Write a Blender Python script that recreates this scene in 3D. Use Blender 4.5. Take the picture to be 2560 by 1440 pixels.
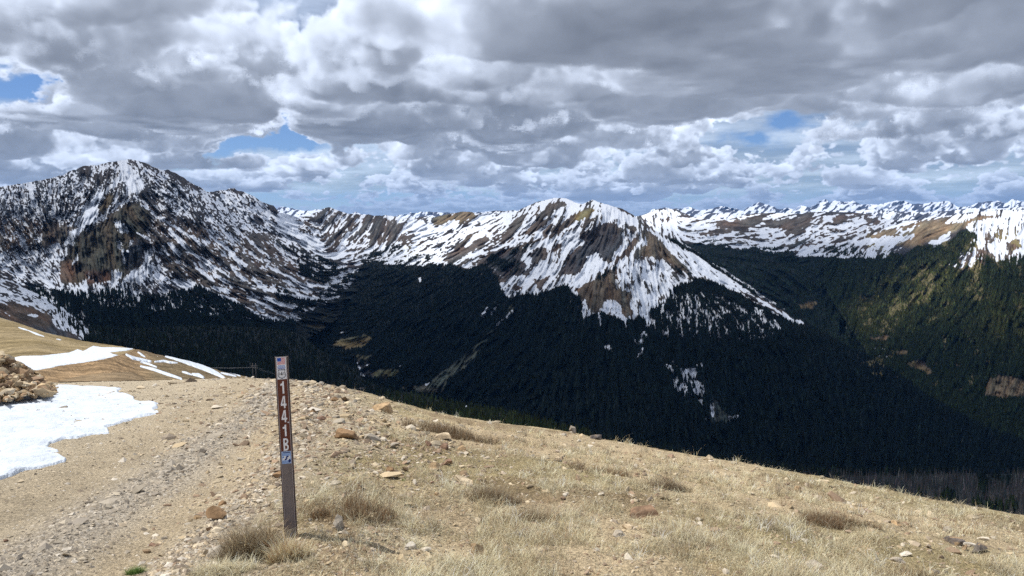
import bpy, math, random
import numpy as np
from mathutils import Vector, Matrix
scene=bpy.context.scene
for o in list(bpy.data.objects): bpy.data.objects.remove(o,do_unlink=True)
# ------------------------------------------------------------ camera
F_PX=1849.0; PITCH=math.radians(5.4); EYE=1.75
cam_d=bpy.data.cameras.new('camera'); cam=bpy.data.objects.new('camera',cam_d); scene.collection.objects.link(cam)
cam.location=(0,0,EYE); cam.rotation_euler=(math.radians(90)-PITCH,0,0)
cam_d.sensor_width=36; cam_d.lens=36*F_PX/2560; cam_d.clip_start=.05; cam_d.clip_end=200000
scene.camera=cam
scene.view_settings.view_transform='Standard'; scene.view_settings.look='None'; scene.view_settings.exposure=.1; scene.view_settings.gamma=1
scene.cycles.max_bounces=6; scene.cycles.diffuse_bounces=2; scene.cycles.volume_bounces=0; scene.cycles.transparent_max_bounces=12
scene.cycles.use_denoising=False
# ------------------------------------------------------------ sun and sky
SUN_EL=math.radians(57); SUN_AZ=math.radians(-72)      # azimuth from the view direction, negative = left
SUN_DIR=Vector((math.sin(SUN_AZ)*math.cos(SUN_EL),math.cos(SUN_AZ)*math.cos(SUN_EL),math.sin(SUN_EL)))
sl=bpy.data.lights.new('sun','SUN'); sl.energy=4.8; sl.angle=math.radians(.55); sl.color=(1,.955,.89)
so=bpy.data.objects.new('sun',sl); scene.collection.objects.link(so); so.rotation_euler=SUN_DIR.to_track_quat('Z','Y').to_euler(); so.location=(0,0,500)

# clouds: a field of puffs marched in perspective
def noise_volume(n,seed):
    r=np.random.RandomState(seed); return r.rand(n,n,n).astype(np.float32)
NV=noise_volume(64,5)
def n3(x,y,z):
    xi=np.floor(x);yi=np.floor(y);zi=np.floor(z)
    fx=x-xi;fy=y-yi;fz=z-zi
    fx=fx*fx*(3-2*fx);fy=fy*fy*(3-2*fy);fz=fz*fz*(3-2*fz)
    xi=xi.astype(np.int32)&63;yi=yi.astype(np.int32)&63;zi=zi.astype(np.int32)&63
    x1=(xi+1)&63;y1=(yi+1)&63;z1=(zi+1)&63
    V=NV.ravel()
    a=xi*4096;b=x1*4096;c=yi*64;d=y1*64
    v00=V[a+c+zi]*(1-fz)+V[a+c+z1]*fz
    v01=V[a+d+zi]*(1-fz)+V[a+d+z1]*fz
    v10=V[b+c+zi]*(1-fz)+V[b+c+z1]*fz
    v11=V[b+d+zi]*(1-fz)+V[b+d+z1]*fz
    return (v00*(1-fy)+v01*fy)*(1-fx)+(v10*(1-fy)+v11*fy)*fx
def fb3(x,y,z,o,g=0.5):
    s=0;a=1;t=0;f=1
    for i in range(o):
        s=s+a*n3(x*f+i*17.3,y*f+i*9.1,z*f+i*5.7);t+=a;a*=g;f*=2.03
    return s/t
# cover blobs in photo pixels: cx,cy,sx,sy,amount   thick blobs
COV=[(0,225,120,50,-1.35),(120,208,80,28,-1.0),(690,320,45,50,-.9),(705,358,105,20,-1.1),(595,378,100,18,-1.0),
 (1885,348,80,32,-1.15),(1995,305,80,32,-.9),(1820,325,60,20,-.6),(800,502,170,9,-.35),
 (150,320,200,60,.2),(380,340,170,45,.25),(60,90,400,90,.25),(450,200,300,70,.2),(1100,290,330,90,.45),(1500,90,250,110,.35),
 (2100,180,400,110,.25),(2300,340,260,60,.25),(2500,120,250,160,.3),(1500,330,200,60,.1),(1700,250,300,80,.2),(900,60,500,80,.2)]
HOLE=[(20,222,105,38,1.),(130,205,70,26,.8),(700,330,45,42,.9),(705,358,90,16,1.),(590,376,90,16,.8),(1885,348,70,22,1.),(2000,302,60,24,.9),(800,500,220,16,.9),(1300,490,200,12,.5)]
DRK=[(1130,300,260,75,1.0),(1350,240,220,90,.7),(1520,60,210,95,.85),(1000,190,200,80,.3),(430,355,170,28,.8),(150,120,260,70,.45),(700,200,230,60,.25),
 (2030,275,140,22,.6),(2330,330,260,40,.55),(2480,170,150,60,.35),(1900,0,120,50,.5),(320,190,200,30,.2),
 (480,150,60,50,-.5),(780,20,50,40,-.9),(1180,130,150,60,-.2),(2050,165,170,45,-.6),(1660,310,110,35,-.5),(1800,100,120,50,-.3),(120,270,130,35,-.6),(560,270,120,25,-.4)
 ,(1480,370,140,30,-.3),(2300,90,120,60,-.3),(760,400,120,30,-.4)]
def pix(az,el):
    x=np.sin(az)*np.cos(el);y=np.cos(az)*np.cos(el);z=np.sin(el)
    f=y*math.cos(PITCH)-z*math.sin(PITCH);u=y*math.sin(PITCH)+z*math.cos(PITCH)
    f=np.maximum(f,.05)
    return 1280+F_PX*x/f,720-F_PX*u/f
def blobs(L,px,py):
    s=np.zeros_like(px)
    for cx,cy,sx,sy,a in L: s+=a*np.exp(-((px-cx)/sx)**2-((py-cy)/sy)**2)
    return s
def sky(az,el,steps=40,oct=6):
    """az, el arrays (rad) -> rgb radiance, alpha"""
    shp=az.shape;az=az.ravel().astype(np.float32);el=el.ravel().astype(np.float32)
    px,py=pix(az,el)
    wx=fb3(az*20,el*34,0*az+3,5,.62)-.5;wy=fb3(az*20+50,el*34,0*az+7,5,.62)-.5
    px=px+wx*190;py=py+wy*90
    cov0=blobs(COV,px,py);drk=blobs(DRK,px,py)
    dx=np.sin(az)*np.cos(el);dy=np.cos(az)*np.cos(el);dz=np.sin(el)
    R=6371.*1.2;H0=1.15;H1=3.1
    def hit(H): # distance to height H with curvature: t*dz + t^2 cos^2/(2R) = H
        c2=np.cos(el)**2/(2*R);return (-dz+np.sqrt(dz*dz+4*c2*H))/(2*c2)
    t0=hit(H0);t1=hit(H1)
    SUN=np.array([-.50,.14,.85]);
    T=np.ones_like(az);C=np.zeros((az.size,3),np.float32)
    jit=fb3(az*3000,el*3000,az*0,1)
    TD=np.zeros_like(az);W=np.zeros_like(az)
    EXT=16.
    def dens(x,y,h,o,tt,cv):
        hn=(h-H0-(n3(x*.9,y*.9,x*0)-.5)*.45)/(H1-H0)
        big=fb3(x*.16+3,y*.16+11,x*0+1.5,3)-.5;far=.28*np.clip((tt-18)/30,0,1)
        base=np.where(hn<.12,((.12-hn)/.12)**2,0);sc=1/(1+np.clip((tt-14)/22,0,2.5));x=x*sc;y=y*sc
        top=np.maximum(hn-.12,0)**1.3*.95
        n=fb3(x*1.15,y*1.15,h*1.25,o,.58)-.5
        b=np.abs(fb3(x*3.1+9,y*3.1,h*3.6,min(o,3))-.5)
        return np.clip((n*2.6+big*1.4+.10-far*.7-b*.9+cv*.75-top-base)*3.4,0,1)
    al=np.arange(az.size);ce2=np.cos(el)**2/(2*R)
    for i in range(steps):
        al=al[T[al]>.015]
        if not len(al):break
        t=t0[al]+(t1[al]-t0[al])*((i+jit[al])/steps)
        x=dx[al]*t;y=dy[al]*t;h=dz[al]*t+t*t*ce2[al]
        cv=cov0[al]
        d=dens(x,y,h,oct,t,cv)
        act=d>.001
        if not act.any():continue
        al_=al[act];d=d[act];x=x[act];y=y[act];h=h[act];t=t[act];cv=cv[act]
        ds=np.minimum((t1[al_]-t0[al_])/steps,.6);ext=d*ds*EXT
        tau=np.zeros_like(d)
        for sl,w in ((.07,.14),(.22,.25),(.55,.38),(1.1,.45)):
            tau+=dens(x+SUN[0]*sl,y+SUN[1]*sl,h+SUN[2]*sl,3,t,cv)*w
        hn=np.clip((h-H0)/(H1-H0),0,1)
        lit=np.exp(-tau*6.0)*.92+np.exp(-tau*1.5)*.42
        sc=1/(1+np.clip((t-14)/22,0,2.5));L=(lit*.64+.20+.30*hn)*(1+(fb3(x*1.9*sc+5,y*1.9*sc,h*2.2,5,.6)-.5)*1.1)
        L=L*(1-np.clip(drk[al_],-1,1)*.30)
        col=np.stack([L*.90,L*.99+.004,L*1.16+.02],-1)
        a=1-np.exp(-ext);Ta=T[al_]*a
        C[al_]+=Ta[:,None]*col;TD[al_]+=Ta*t;W[al_]+=Ta;T[al_]=T[al_]*(1-a)
    dist=TD/np.maximum(W,1e-4)
    # clear sky
    e=np.clip(np.degrees(el),0,90)
    k=np.exp(-e/4.5)[:,None]
    blue=np.array([.06,.21,.62])*(1-k)+np.array([.30,.50,.74])*k
    # a thin pale sheet high above, open only at the blue holes
    hole=blobs(HOLE,px,py);r2=8.5/np.maximum(dz+.06,.02);sx_=dx*r2;sy_=dy*r2
    v2=fb3(sx_*.22,sy_*.22,sx_*0+2,6,.6);A2=np.clip(1-hole*1.5+(v2-.5)*1.2,0,1)*np.clip((el-.012)*30,0,1)
    L2=(.30+.62*np.clip((v2-.35)*2.6,0,1))*(1-np.clip(drk,-1,1)*.3);A2=A2[:,None]
    blue=blue*(1-A2)+np.stack([L2*.88,L2*.99,L2*1.15+.02],-1)*A2
    # aerial perspective
    f=np.clip(1-np.exp(-dist/55.),0,1)[:,None]
    air=np.array([.38,.49,.66])
    cloud=C/np.maximum(1-T,1e-4)[:,None]
    cloud=cloud*(1-f)+air*f
    A=(1-T)[:,None]
    rgb=cloud*A+blue*(1-A)
    return rgb.reshape(shp+(3,)).astype(np.float32),(1-T).reshape(shp)

def make_world():
    w=bpy.data.worlds.new('World'); scene.world=w; w.use_nodes=True
    nt=w.node_tree; nt.nodes.clear(); N=nt.nodes.new; L=nt.links.new
    def img(name,rgb,a):
        h,wd=a.shape; im=bpy.data.images.new(name,wd,h,alpha=True,float_buffer=True);im.alpha_mode='CHANNEL_PACKED'; im.colorspace_settings.name='Linear Rec.709' if 'Linear Rec.709' in [e.name for e in bpy.types.ColorManagedInputColorspaceSettings.bl_rna.properties['name'].enum_items] else im.colorspace_settings.name
        buf=np.concatenate([rgb,a[...,None]],-1).astype(np.float32).ravel(); im.pixels.foreach_set(buf); im.update(); im.pack(); return im
    # the clouds in front, in detail: azimuth -46..46, elevation -1.5..21 degrees
    A0,A1,E0,E1=[math.radians(v) for v in (-46,46,-1.5,21)]
    nx,ny=SKYRES
    az=A0+(np.arange(nx)+.5)/nx*(A1-A0); el=E0+(np.arange(ny)+.5)/ny*(E1-E0)
    AZ,EL=np.meshgrid(az,el)
    rgb,al=sky(AZ,np.maximum(EL,-.012),130,5)
    i1=img('clouds_ahead',rgb,al)
    az2=-math.pi+(np.arange(360)+.5)/360*2*math.pi; el2=(np.arange(90)+.5)/90*math.pi/2
    AZ,EL=np.meshgrid(az2,el2)
    rgb2,al2=sky(AZ,EL,24,5)
    i2=img('clouds_around',rgb2,al2)
    tc=N('ShaderNodeTexCoord'); sep=N('ShaderNodeSeparateXYZ'); L(tc.outputs['Generated'],sep.inputs[0])
    def m(op,a,b=None,c=None):
        n=N('ShaderNodeMath'); n.operation=op
        for i,v in enumerate((a,b,c)):
            if v is None: continue
            if isinstance(v,(int,float)): n.inputs[i].default_value=v
            else: L(v,n.inputs[i])
        return n.outputs[0]
    a=m('ARCTAN2',sep.outputs[0],sep.outputs[1]); e=m('ARCSINE',sep.outputs[2])
    def uv(a0,a1,e0,e1,im,ext):
        u=m('DIVIDE',m('SUBTRACT',a,a0),a1-a0); v=m('DIVIDE',m('SUBTRACT',e,e0),e1-e0)
        c=N('ShaderNodeCombineXYZ'); L(u,c.inputs[0]); L(v,c.inputs[1]); t=N('ShaderNodeTexImage'); t.image=im; t.extension=ext; t.interpolation='Linear'; L(c.outputs[0],t.inputs[0]); return t,u,v
    t1,u1,v1=uv(A0,A1,E0,E1,i1,'EXTEND'); t2,u2,v2=uv(-math.pi,math.pi,0,math.pi/2,i2,'EXTEND')
    # weight of the detailed part fades at its borders
    def edge(x,k): return m('MINIMUM',m('MULTIPLY',x,k),m('MULTIPLY',m('SUBTRACT',1.0,x),k))
    wgt=N('ShaderNodeClamp'); L(m('MINIMUM',edge(u1,25),m('MULTIPLY',m('SUBTRACT',1.0,v1),12)),wgt.inputs[0])
    mx=N('ShaderNodeMix'); mx.data_type='RGBA'; L(wgt.outputs[0],mx.inputs['Factor']); L(t2.outputs['Color'],mx.inputs[6]); L(t1.outputs['Color'],mx.inputs[7])
    ma=N('ShaderNodeMix'); ma.data_type='FLOAT'; L(wgt.outputs[0],ma.inputs['Factor']); L(t2.outputs['Alpha'],ma.inputs[2]); L(t1.outputs['Alpha'],ma.inputs[3])
    st=N('ShaderNodeTexSky'); st.sky_type='NISHITA'; st.sun_disc=False; st.sun_elevation=SUN_EL; st.sun_rotation=SUN_AZ; st.altitude=3800; st.air_density=1.0; st.dust_density=.3
    bn=N('ShaderNodeBackground'); bn.inputs[1].default_value=.11; L(st.outputs[0],bn.inputs[0])
    bc=N('ShaderNodeBackground'); bc.inputs[1].default_value=1.0; L(mx.outputs[2],bc.inputs[0])
    ms=N('ShaderNodeMixShader'); f=m('ADD',m('MULTIPLY',ma.outputs[0],.45),.55); L(f,ms.inputs[0]); L(bn.outputs[0],ms.inputs[1]); L(bc.outputs[0],ms.inputs[2])
    o=N('ShaderNodeOutputWorld'); L(ms.outputs[0],o.inputs[0])
    w.cycles.sampling_method='MANUAL'; w.cycles.sample_map_resolution=512
SKYRES=(1500,380)
make_world()

# ------------------------------------------------------------ helpers
COLL=scene.collection
def tag(o,label=None,cat=None,group=None,kind=None):
    if label:o['label']=label
    if cat:o['category']=cat
    if group:o['group']=group
    if kind:o['kind']=kind
    return o
def mesh_np(name,V,F,mat,parent=None,cols=None,smooth=True,link=True,attrs=None):
    """V (n,3), F list of arrays (m,3|4)"""
    me=bpy.data.meshes.new(name);V=np.asarray(V,np.float32)
    if not isinstance(F,list):F=[F]
    me.vertices.add(len(V));me.vertices.foreach_set('co',V.ravel())
    loops=np.concatenate([f.ravel() for f in F]).astype(np.int32);cnt=np.concatenate([np.full(len(f),f.shape[1]) for f in F]).astype(np.int32)
    me.loops.add(len(loops));me.loops.foreach_set('vertex_index',loops)
    me.polygons.add(len(cnt));st=np.concatenate([[0],np.cumsum(cnt)[:-1]]).astype(np.int32)
    me.polygons.foreach_set('loop_start',st);me.polygons.foreach_set('loop_total',cnt)
    me.polygons.foreach_set('use_smooth',np.full(len(cnt),smooth))
    me.update(calc_edges=True)
    if cols is not None:
        a=me.color_attributes.new('col','FLOAT_COLOR','POINT');c=np.ones((len(V),4),np.float32);c[:,:3]=cols;a.data.foreach_set('color',c.ravel())
    for k,v in (attrs or {}).items():
        a=me.attributes.new(k,'FLOAT','POINT');a.data.foreach_set('value',np.asarray(v,np.float32).ravel())
    me.materials.append(mat)
    o=bpy.data.objects.new(name,me)
    if link:COLL.objects.link(o)
    if parent:o.parent=parent
    return o
def empty(name,loc,rot=(0,0,0)):
    o=bpy.data.objects.new(name,None);COLL.objects.link(o);o.location=loc;o.rotation_euler=rot;o.empty_display_size=.1;return o
def grid_faces(nr,nc,keep=None):
    i=np.arange(nr-1)[:,None]*nc+np.arange(nc-1)[None];f=np.stack([i,i+nc,i+nc+1,i+1],-1)
    if keep is not None:f=f[keep]
    return f.reshape(-1,4)
# ------------------------------------------------------------ materials
def mat(name,base=(.5,.5,.5),rough=.9,spec=.2,attr=False,noise=None,bump=None,trans=0,metal=0,sub=0):
    m=bpy.data.materials.new(name);m.use_nodes=True;nt=m.node_tree;b=nt.nodes['Principled BSDF'];N=nt.nodes.new;L=nt.links.new
    b.inputs['Base Color'].default_value=(*base,1);b.inputs['Roughness'].default_value=rough;b.inputs['Specular IOR Level'].default_value=spec;b.inputs['Metallic'].default_value=metal
    src=None;tc=N('ShaderNodeTexCoord')
    if attr:
        a=N('ShaderNodeVertexColor');a.layer_name='col';src=a.outputs['Color']
    if noise:
        sc,amt=noise[:2];n=N('ShaderNodeTexNoise');n.inputs['Scale'].default_value=sc;n.inputs['Detail'].default_value=5;L(tc.outputs['Object'],n.inputs['Vector'])
        mr=N('ShaderNodeMapRange');mr.inputs['From Min'].default_value=.3;mr.inputs['From Max'].default_value=.7;mr.inputs['To Min'].default_value=1-amt;mr.inputs['To Max'].default_value=1+amt;L(n.outputs['Fac'],mr.inputs['Value'])
        v=N('ShaderNodeVectorMath');v.operation='SCALE'
        if src is not None:L(src,v.inputs[0])
        else:v.inputs[0].default_value=base
        L(mr.outputs[0],v.inputs['Scale']);src=v.outputs[0]
    if src is not None:L(src,b.inputs['Base Color'])
    if bump:
        sc,st,di=bump;n=N('ShaderNodeTexNoise');n.inputs['Scale'].default_value=sc;n.inputs['Detail'].default_value=6;n.inputs['Roughness'].default_value=.65;L(tc.outputs['Object'],n.inputs['Vector'])
        bm=N('ShaderNodeBump');bm.inputs['Strength'].default_value=st;bm.inputs['Distance'].default_value=di;L(n.outputs['Fac'],bm.inputs['Height']);L(bm.outputs[0],b.inputs['Normal'])
    if trans:
        t=N('ShaderNodeBsdfTranslucent');ms=N('ShaderNodeMixShader');ms.inputs[0].default_value=trans
        if src is not None:L(src,t.inputs[0])
        else:t.inputs[0].default_value=(*base,1)
        L(b.outputs[0],ms.inputs[1]);L(t.outputs[0],ms.inputs[2]);L(ms.outputs[0],nt.nodes['Material Output'].inputs[0])
    return m
def land_material():
    m=bpy.data.materials.new('mountain_cover');m.use_nodes=True;nt=m.node_tree;b=nt.nodes['Principled BSDF'];N=nt.nodes.new;L=nt.links.new
    b.inputs['Roughness'].default_value=.95;b.inputs['Specular IOR Level'].default_value=.1
    c=N('ShaderNodeVertexColor');c.layer_name='col';s=N('ShaderNodeAttribute');s.attribute_name='snow'
    tc=N('ShaderNodeTexCoord');n=N('ShaderNodeTexNoise');n.inputs['Scale'].default_value=.06;n.inputs['Detail'].default_value=6;n.inputs['Roughness'].default_value=.7;L(tc.outputs['Object'],n.inputs['Vector'])
    mr=N('ShaderNodeMapRange');mr.inputs['From Min'].default_value=.3;mr.inputs['From Max'].default_value=.7;mr.inputs['To Min'].default_value=.6;mr.inputs['To Max'].default_value=1.4;L(n.outputs['Fac'],mr.inputs['Value'])
    v=N('ShaderNodeVectorMath');v.operation='SCALE';L(c.outputs['Color'],v.inputs[0]);L(mr.outputs[0],v.inputs['Scale'])
    # snow edge roughened by noise
    a=N('ShaderNodeMath');a.operation='MULTIPLY_ADD';a.inputs[1].default_value=.5;L(n.outputs['Fac'],a.inputs[0]);a.inputs[2].default_value=-.25
    ad=N('ShaderNodeMath');ad.operation='ADD';L(s.outputs['Fac'],ad.inputs[0]);L(a.outputs[0],ad.inputs[1])
    ss=N('ShaderNodeMapRange');ss.interpolation_type='SMOOTHSTEP';ss.inputs['From Min'].default_value=.3;ss.inputs['From Max'].default_value=.7;L(ad.outputs[0],ss.inputs['Value'])
    mx=N('ShaderNodeMix');mx.data_type='RGBA';L(ss.outputs[0],mx.inputs['Factor']);L(v.outputs[0],mx.inputs[6]);mx.inputs[7].default_value=(.69,.735,.81,1);L(mx.outputs[2],b.inputs['Base Color'])
    n2=N('ShaderNodeTexNoise');n2.inputs['Scale'].default_value=.03;n2.inputs['Detail'].default_value=8;n2.inputs['Roughness'].default_value=.7;L(tc.outputs['Object'],n2.inputs['Vector'])
    bm=N('ShaderNodeBump');bm.inputs['Strength'].default_value=.6;bm.inputs['Distance'].default_value=14;L(n2.outputs['Fac'],bm.inputs['Height']);L(bm.outputs[0],b.inputs['Normal'])
    return m

# ---------------------------------------------------------------- land: traced outlines, cover and relief
RS=0.75                                   # raster cells per photo pixel
RW,RH=2016,1140                           # raster covers photo x -64..2624, y 0..1520
RX0,RY0=-64.0,0.0
def Z(k,pts):
    ox,oy,s={'1':(0,360,2.8233),'2':(700,460,3.6),'3':(1040,460,2.4),'4':(1600,460,2.6667),'7':(740,700,4.0),'0':(0,0,1.0),'5':(1920,1000,3.2734),'6':(0,740,2.88)}[k]
    return [(ox+x/s,oy+y/s) for x,y in zip(pts[::2],pts[1::2])]
def poly_mask(pts):
    """even-odd fill on the raster, returns bbox and bool array"""
    P=np.array(pts,float);P[:,0]=(P[:,0]-RX0)*RS;P[:,1]=(P[:,1]-RY0)*RS
    x0=max(int(P[:,0].min())-1,0);x1=min(int(P[:,0].max())+2,RW);y0=max(int(P[:,1].min())-1,0);y1=min(int(P[:,1].max())+2,RH)
    if x1<=x0 or y1<=y0:return None
    X,Y=np.meshgrid(np.arange(x0,x1)+.5,np.arange(y0,y1)+.5)
    ins=np.zeros(X.shape,bool);n=len(P);j=n-1
    for i in range(n):
        xi,yi=P[i];xj,yj=P[j]
        if yi!=yj:
            c=((yi>Y)!=(yj>Y))&(X<(xj-xi)*(Y-yi)/(yj-yi)+xi);ins^=c
        j=i
    return x0,x1,y0,y1,ins
def line_mask(pts,w):
    P=np.array(pts,float);P[:,0]=(P[:,0]-RX0)*RS;P[:,1]=(P[:,1]-RY0)*RS;w=w*RS/2
    x0=max(int(P[:,0].min()-w)-1,0);x1=min(int(P[:,0].max()+w)+2,RW);y0=max(int(P[:,1].min()-w)-1,0);y1=min(int(P[:,1].max()+w)+2,RH)
    X,Y=np.meshgrid(np.arange(x0,x1)+.5,np.arange(y0,y1)+.5);d=np.full(X.shape,1e9)
    if len(P)==1:P=np.vstack([P,P+.01])
    L=0
    for a,b in zip(P[:-1],P[1:]):
        ab=b-a;t=np.clip(((X-a[0])*ab[0]+(Y-a[1])*ab[1])/(ab@ab),0,1)
        d=np.minimum(d,np.hypot(X-a[0]-t*ab[0],Y-a[1]-t*ab[1]))
    return x0,x1,y0,y1,d<w
def blur(a,r):
    if r<=0:return a
    for ax in (0,1):
        for _ in range(2):
            k=int(r);c=np.cumsum(np.concatenate([np.repeat(np.take(a,[0],ax),k+1,ax),a,np.repeat(np.take(a,[-1],ax),k,ax)],ax),ax)
            n=a.shape[ax];a=(np.take(c,range(2*k+1,2*k+1+n),ax)-np.take(c,range(0,n),ax))/(2*k+1)
    return a
_r=np.random.RandomState(3)
def vnoise(cell,seed,shape=(RH,RW),cy=None):
    r=np.random.RandomState(seed);cy=cy or cell
    g=r.rand(int(shape[0]/cy)+3,int(shape[1]/cell)+3)
    y=np.arange(shape[0])/cy;x=np.arange(shape[1])/cell
    yi=y.astype(int);xi=x.astype(int);fy=(y-yi);fx=(x-xi);fy=fy*fy*(3-2*fy);fx=fx*fx*(3-2*fx)
    a=g[yi][:,xi];b=g[yi][:,xi+1];c=g[yi+1][:,xi];d=g[yi+1][:,xi+1]
    return (a*(1-fx)+b*fx)*(1-fy)[:,None]+(c*(1-fx)+d*fx)*fy[:,None]
def fb2(cell,seed,o=4,g=.55):
    s=0;t=0;a=1
    for i in range(o):
        s=s+a*vnoise(max(cell,1.01),seed+i);t+=a;a*=g;cell/=2.0
        if cell<1.2:break
    return s/t
def bil(A,x,y):
    x=np.clip(x,0,A.shape[1]-1.001);y=np.clip(y,0,A.shape[0]-1.001);xi=x.astype(int);yi=y.astype(int);fx=x-xi;fy=y-yi
    if A.ndim==3:fx=fx[...,None];fy=fy[...,None]
    return (A[yi,xi]*(1-fx)+A[yi,xi+1]*fx)*(1-fy)+(A[yi+1,xi]*(1-fx)+A[yi+1,xi+1]*fx)*fy
# fall line directions: photo x, y, angle (deg, 0 = right, 90 = down)
FALL=[Z('1',(100,400))[0]+(82,),Z('1',(500,300))[0]+(95,),Z('1',(650,450))[0]+(125,),Z('1',(1300,350))[0]+(42,),Z('1',(1600,600))[0]+(42,),Z('1',(1900,850))[0]+(30,),
 Z('1',(1250,900))[0]+(38,),Z('1',(700,850))[0]+(100,),Z('1',(950,800))[0]+(100,),Z('1',(1100,600))[0]+(45,),Z('1',(200,900))[0]+(40,),Z('1',(150,1050))[0]+(25,),Z('1',(2100,1000))[0]+(22,),
 Z('1',(1700,420))[0]+(45,),Z('1',(500,1000))[0]+(80,),Z('1',(60,620))[0]+(60,),
 Z('2',(600,400))[0]+(128,),Z('2',(900,450))[0]+(115,),Z('2',(150,500))[0]+(30,),Z('2',(1300,430))[0]+(165,),Z('2',(1800,450))[0]+(140,),Z('2',(1500,650))[0]+(150,),Z('2',(800,750))[0]+(160,),
 Z('3',(700,230))[0]+(128,),Z('3',(950,330))[0]+(122,),Z('3',(1150,330))[0]+(110,),Z('3',(750,500))[0]+(118,),Z('3',(1250,600))[0]+(92,),Z('3',(1400,600))[0]+(82,),Z('3',(1600,500))[0]+(45,),Z('3',(1900,640))[0]+(36,),Z('3',(2100,740))[0]+(33,),
 Z('3',(1300,300))[0]+(75,),Z('3',(400,340))[0]+(145,),Z('3',(1600,750))[0]+(88,),Z('3',(1650,1200))[0]+(75,),Z('3',(300,1000))[0]+(130,),Z('3',(2080,820))[0]+(80,),
 Z('4',(500,320))[0]+(172,),Z('4',(1200,330))[0]+(168,),Z('4',(1700,360))[0]+(155,),Z('4',(2000,330))[0]+(148,),Z('4',(2350,350))[0]+(92,),Z('4',(2450,800))[0]+(110,),Z('4',(1500,600))[0]+(120,)]
# op, value, kind of pen, view, points, softness(px), [width]
S=[];FO=[];CO=[]
def P(k,v,*p,soft=2,what='s'):
    ({'s':S,'f':FO}[what]).append(('p',v,Z(k,p),soft,0))
def Ln(k,v,w,*p,soft=1,what='s'):
    s={'1':2.8233,'2':3.6,'3':2.4,'4':2.6667,'7':4.0,'0':1.,'5':3.27,'6':2.88}[k]
    ({'s':S,'f':FO}[what]).append(('l',v,Z(k,p),soft,w/s))
def C(k,rgb,*p,soft=3):CO.append(('p',rgb,Z(k,p),soft,0))
def CL(k,rgb,w,*p,soft=2):
    s={'1':2.8233,'2':3.6,'3':2.4,'4':2.6667,'7':4.0,'0':1.,'5':3.27,'6':2.88}[k];CO.append(('l',rgb,Z(k,p),soft,w/s))
def F(k,v,*p,soft=2):P(k,v,*p,soft=soft,what='f')
BR=(.088,.073,.064);DK=(.055,.052,.056);OL=(.15,.12,.075);TAN=(.20,.15,.095);RU=(.125,.08,.058);GG=(.045,.052,.05)
# ---- left mountain
P('1',.45,-60,300,900,90,1500,340,1900,620,2480,880,2400,1100,2000,1260,0,1100,-60,1000,soft=1)
P('1',.47,-60,300,440,210,800,120,880,250,720,420,600,560,300,540,-60,420)
P('1',.33,-60,430,300,550,420,700,100,760,-60,780)
P('1',.50,960,110,1140,180,1490,340,1870,620,1650,720,1300,500,1040,330,1000,250)
P('1',.20,1000,420,1300,500,1600,700,1870,620,2300,800,2460,900,2300,1000,2200,1090,2080,1180,1990,1250,1750,1160,1400,1000,1190,900,1060,730,1080,500)
P('1',.05,540,640,640,600,900,420,1000,420,1080,500,1040,620,1080,720,1000,800,1040,880,870,950,600,990,420,980,430,850,520,700)
P('1',.05,330,530,390,520,430,600,480,580,560,560,440,690,350,720,290,700,310,600)
P('1',.1,740,360,800,340,790,430,720,500,700,450)
P('1',.08,1145,180,1190,176,1300,236,1420,315,1390,335,1280,275)
P('1',.1,950,108,1050,140,1100,165,1060,175)
P('1',.12,560,170,640,150,620,230,560,225)
P('1',.15,650,230,760,180,800,190,770,250,700,270)
P('1',.15,1040,290,1130,380,1140,420,1060,440,1000,380,980,350)
P('1',.12,980,290,1040,280,1060,330,1010,330)
P('1',.98,835,128,890,122,960,200,1010,250,1020,300,1000,335,940,345,900,375,890,330,905,300,880,265,820,245,850,200)
P('1',.9,820,235,760,300,650,370,600,430,560,510,510,570,560,590,640,570,700,520,690,440,740,340,840,270)
P('1',.85,600,560,520,680,440,712,480,640,500,600)
Ln('1',.95,9,190,728,330,738,430,715,500,685)
P('1',.85,180,240,240,300,260,440,230,440,200,330)
P('1',.85,400,450,380,560,340,520,350,470)
P('1',.95,240,660,310,650,310,690,280,700)
P('1',.9,130,640,170,650,180,700,150,720)
P('1',.95,790,540,830,540,905,600,910,622,870,642,830,595)
P('1',.9,820,690,862,680,872,740,820,745)
Ln('1',.9,14,930,690,895,765)
Ln('1',.9,14,870,745,870,830)
Ln('1',.9,16,545,770,540,820,515,850)
P('1',.98,1015,750,1050,780,1055,840,1087,872,1080,900,1010,960,1000,990,880,975,870,940,950,890,1010,860,1030,820)
P('1',.95,1070,925,1130,908,1192,960,1170,972,1080,955)
P('1',.98,1190,960,1230,948,1350,968,1395,1005,1340,1032,1230,1005)
P('1',.66,-60,800,100,775,300,740,400,735,420,850,420,980,560,1000,640,900,660,990,850,1000,870,980,1000,990,900,1045,600,1055,380,1040,250,1010,130,960,60,900,-60,850)
P('1',.12,600,930,640,890,700,900,770,950,700,980,620,985)
P('1',.9,780,900,850,890,850,960,800,980)
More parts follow.
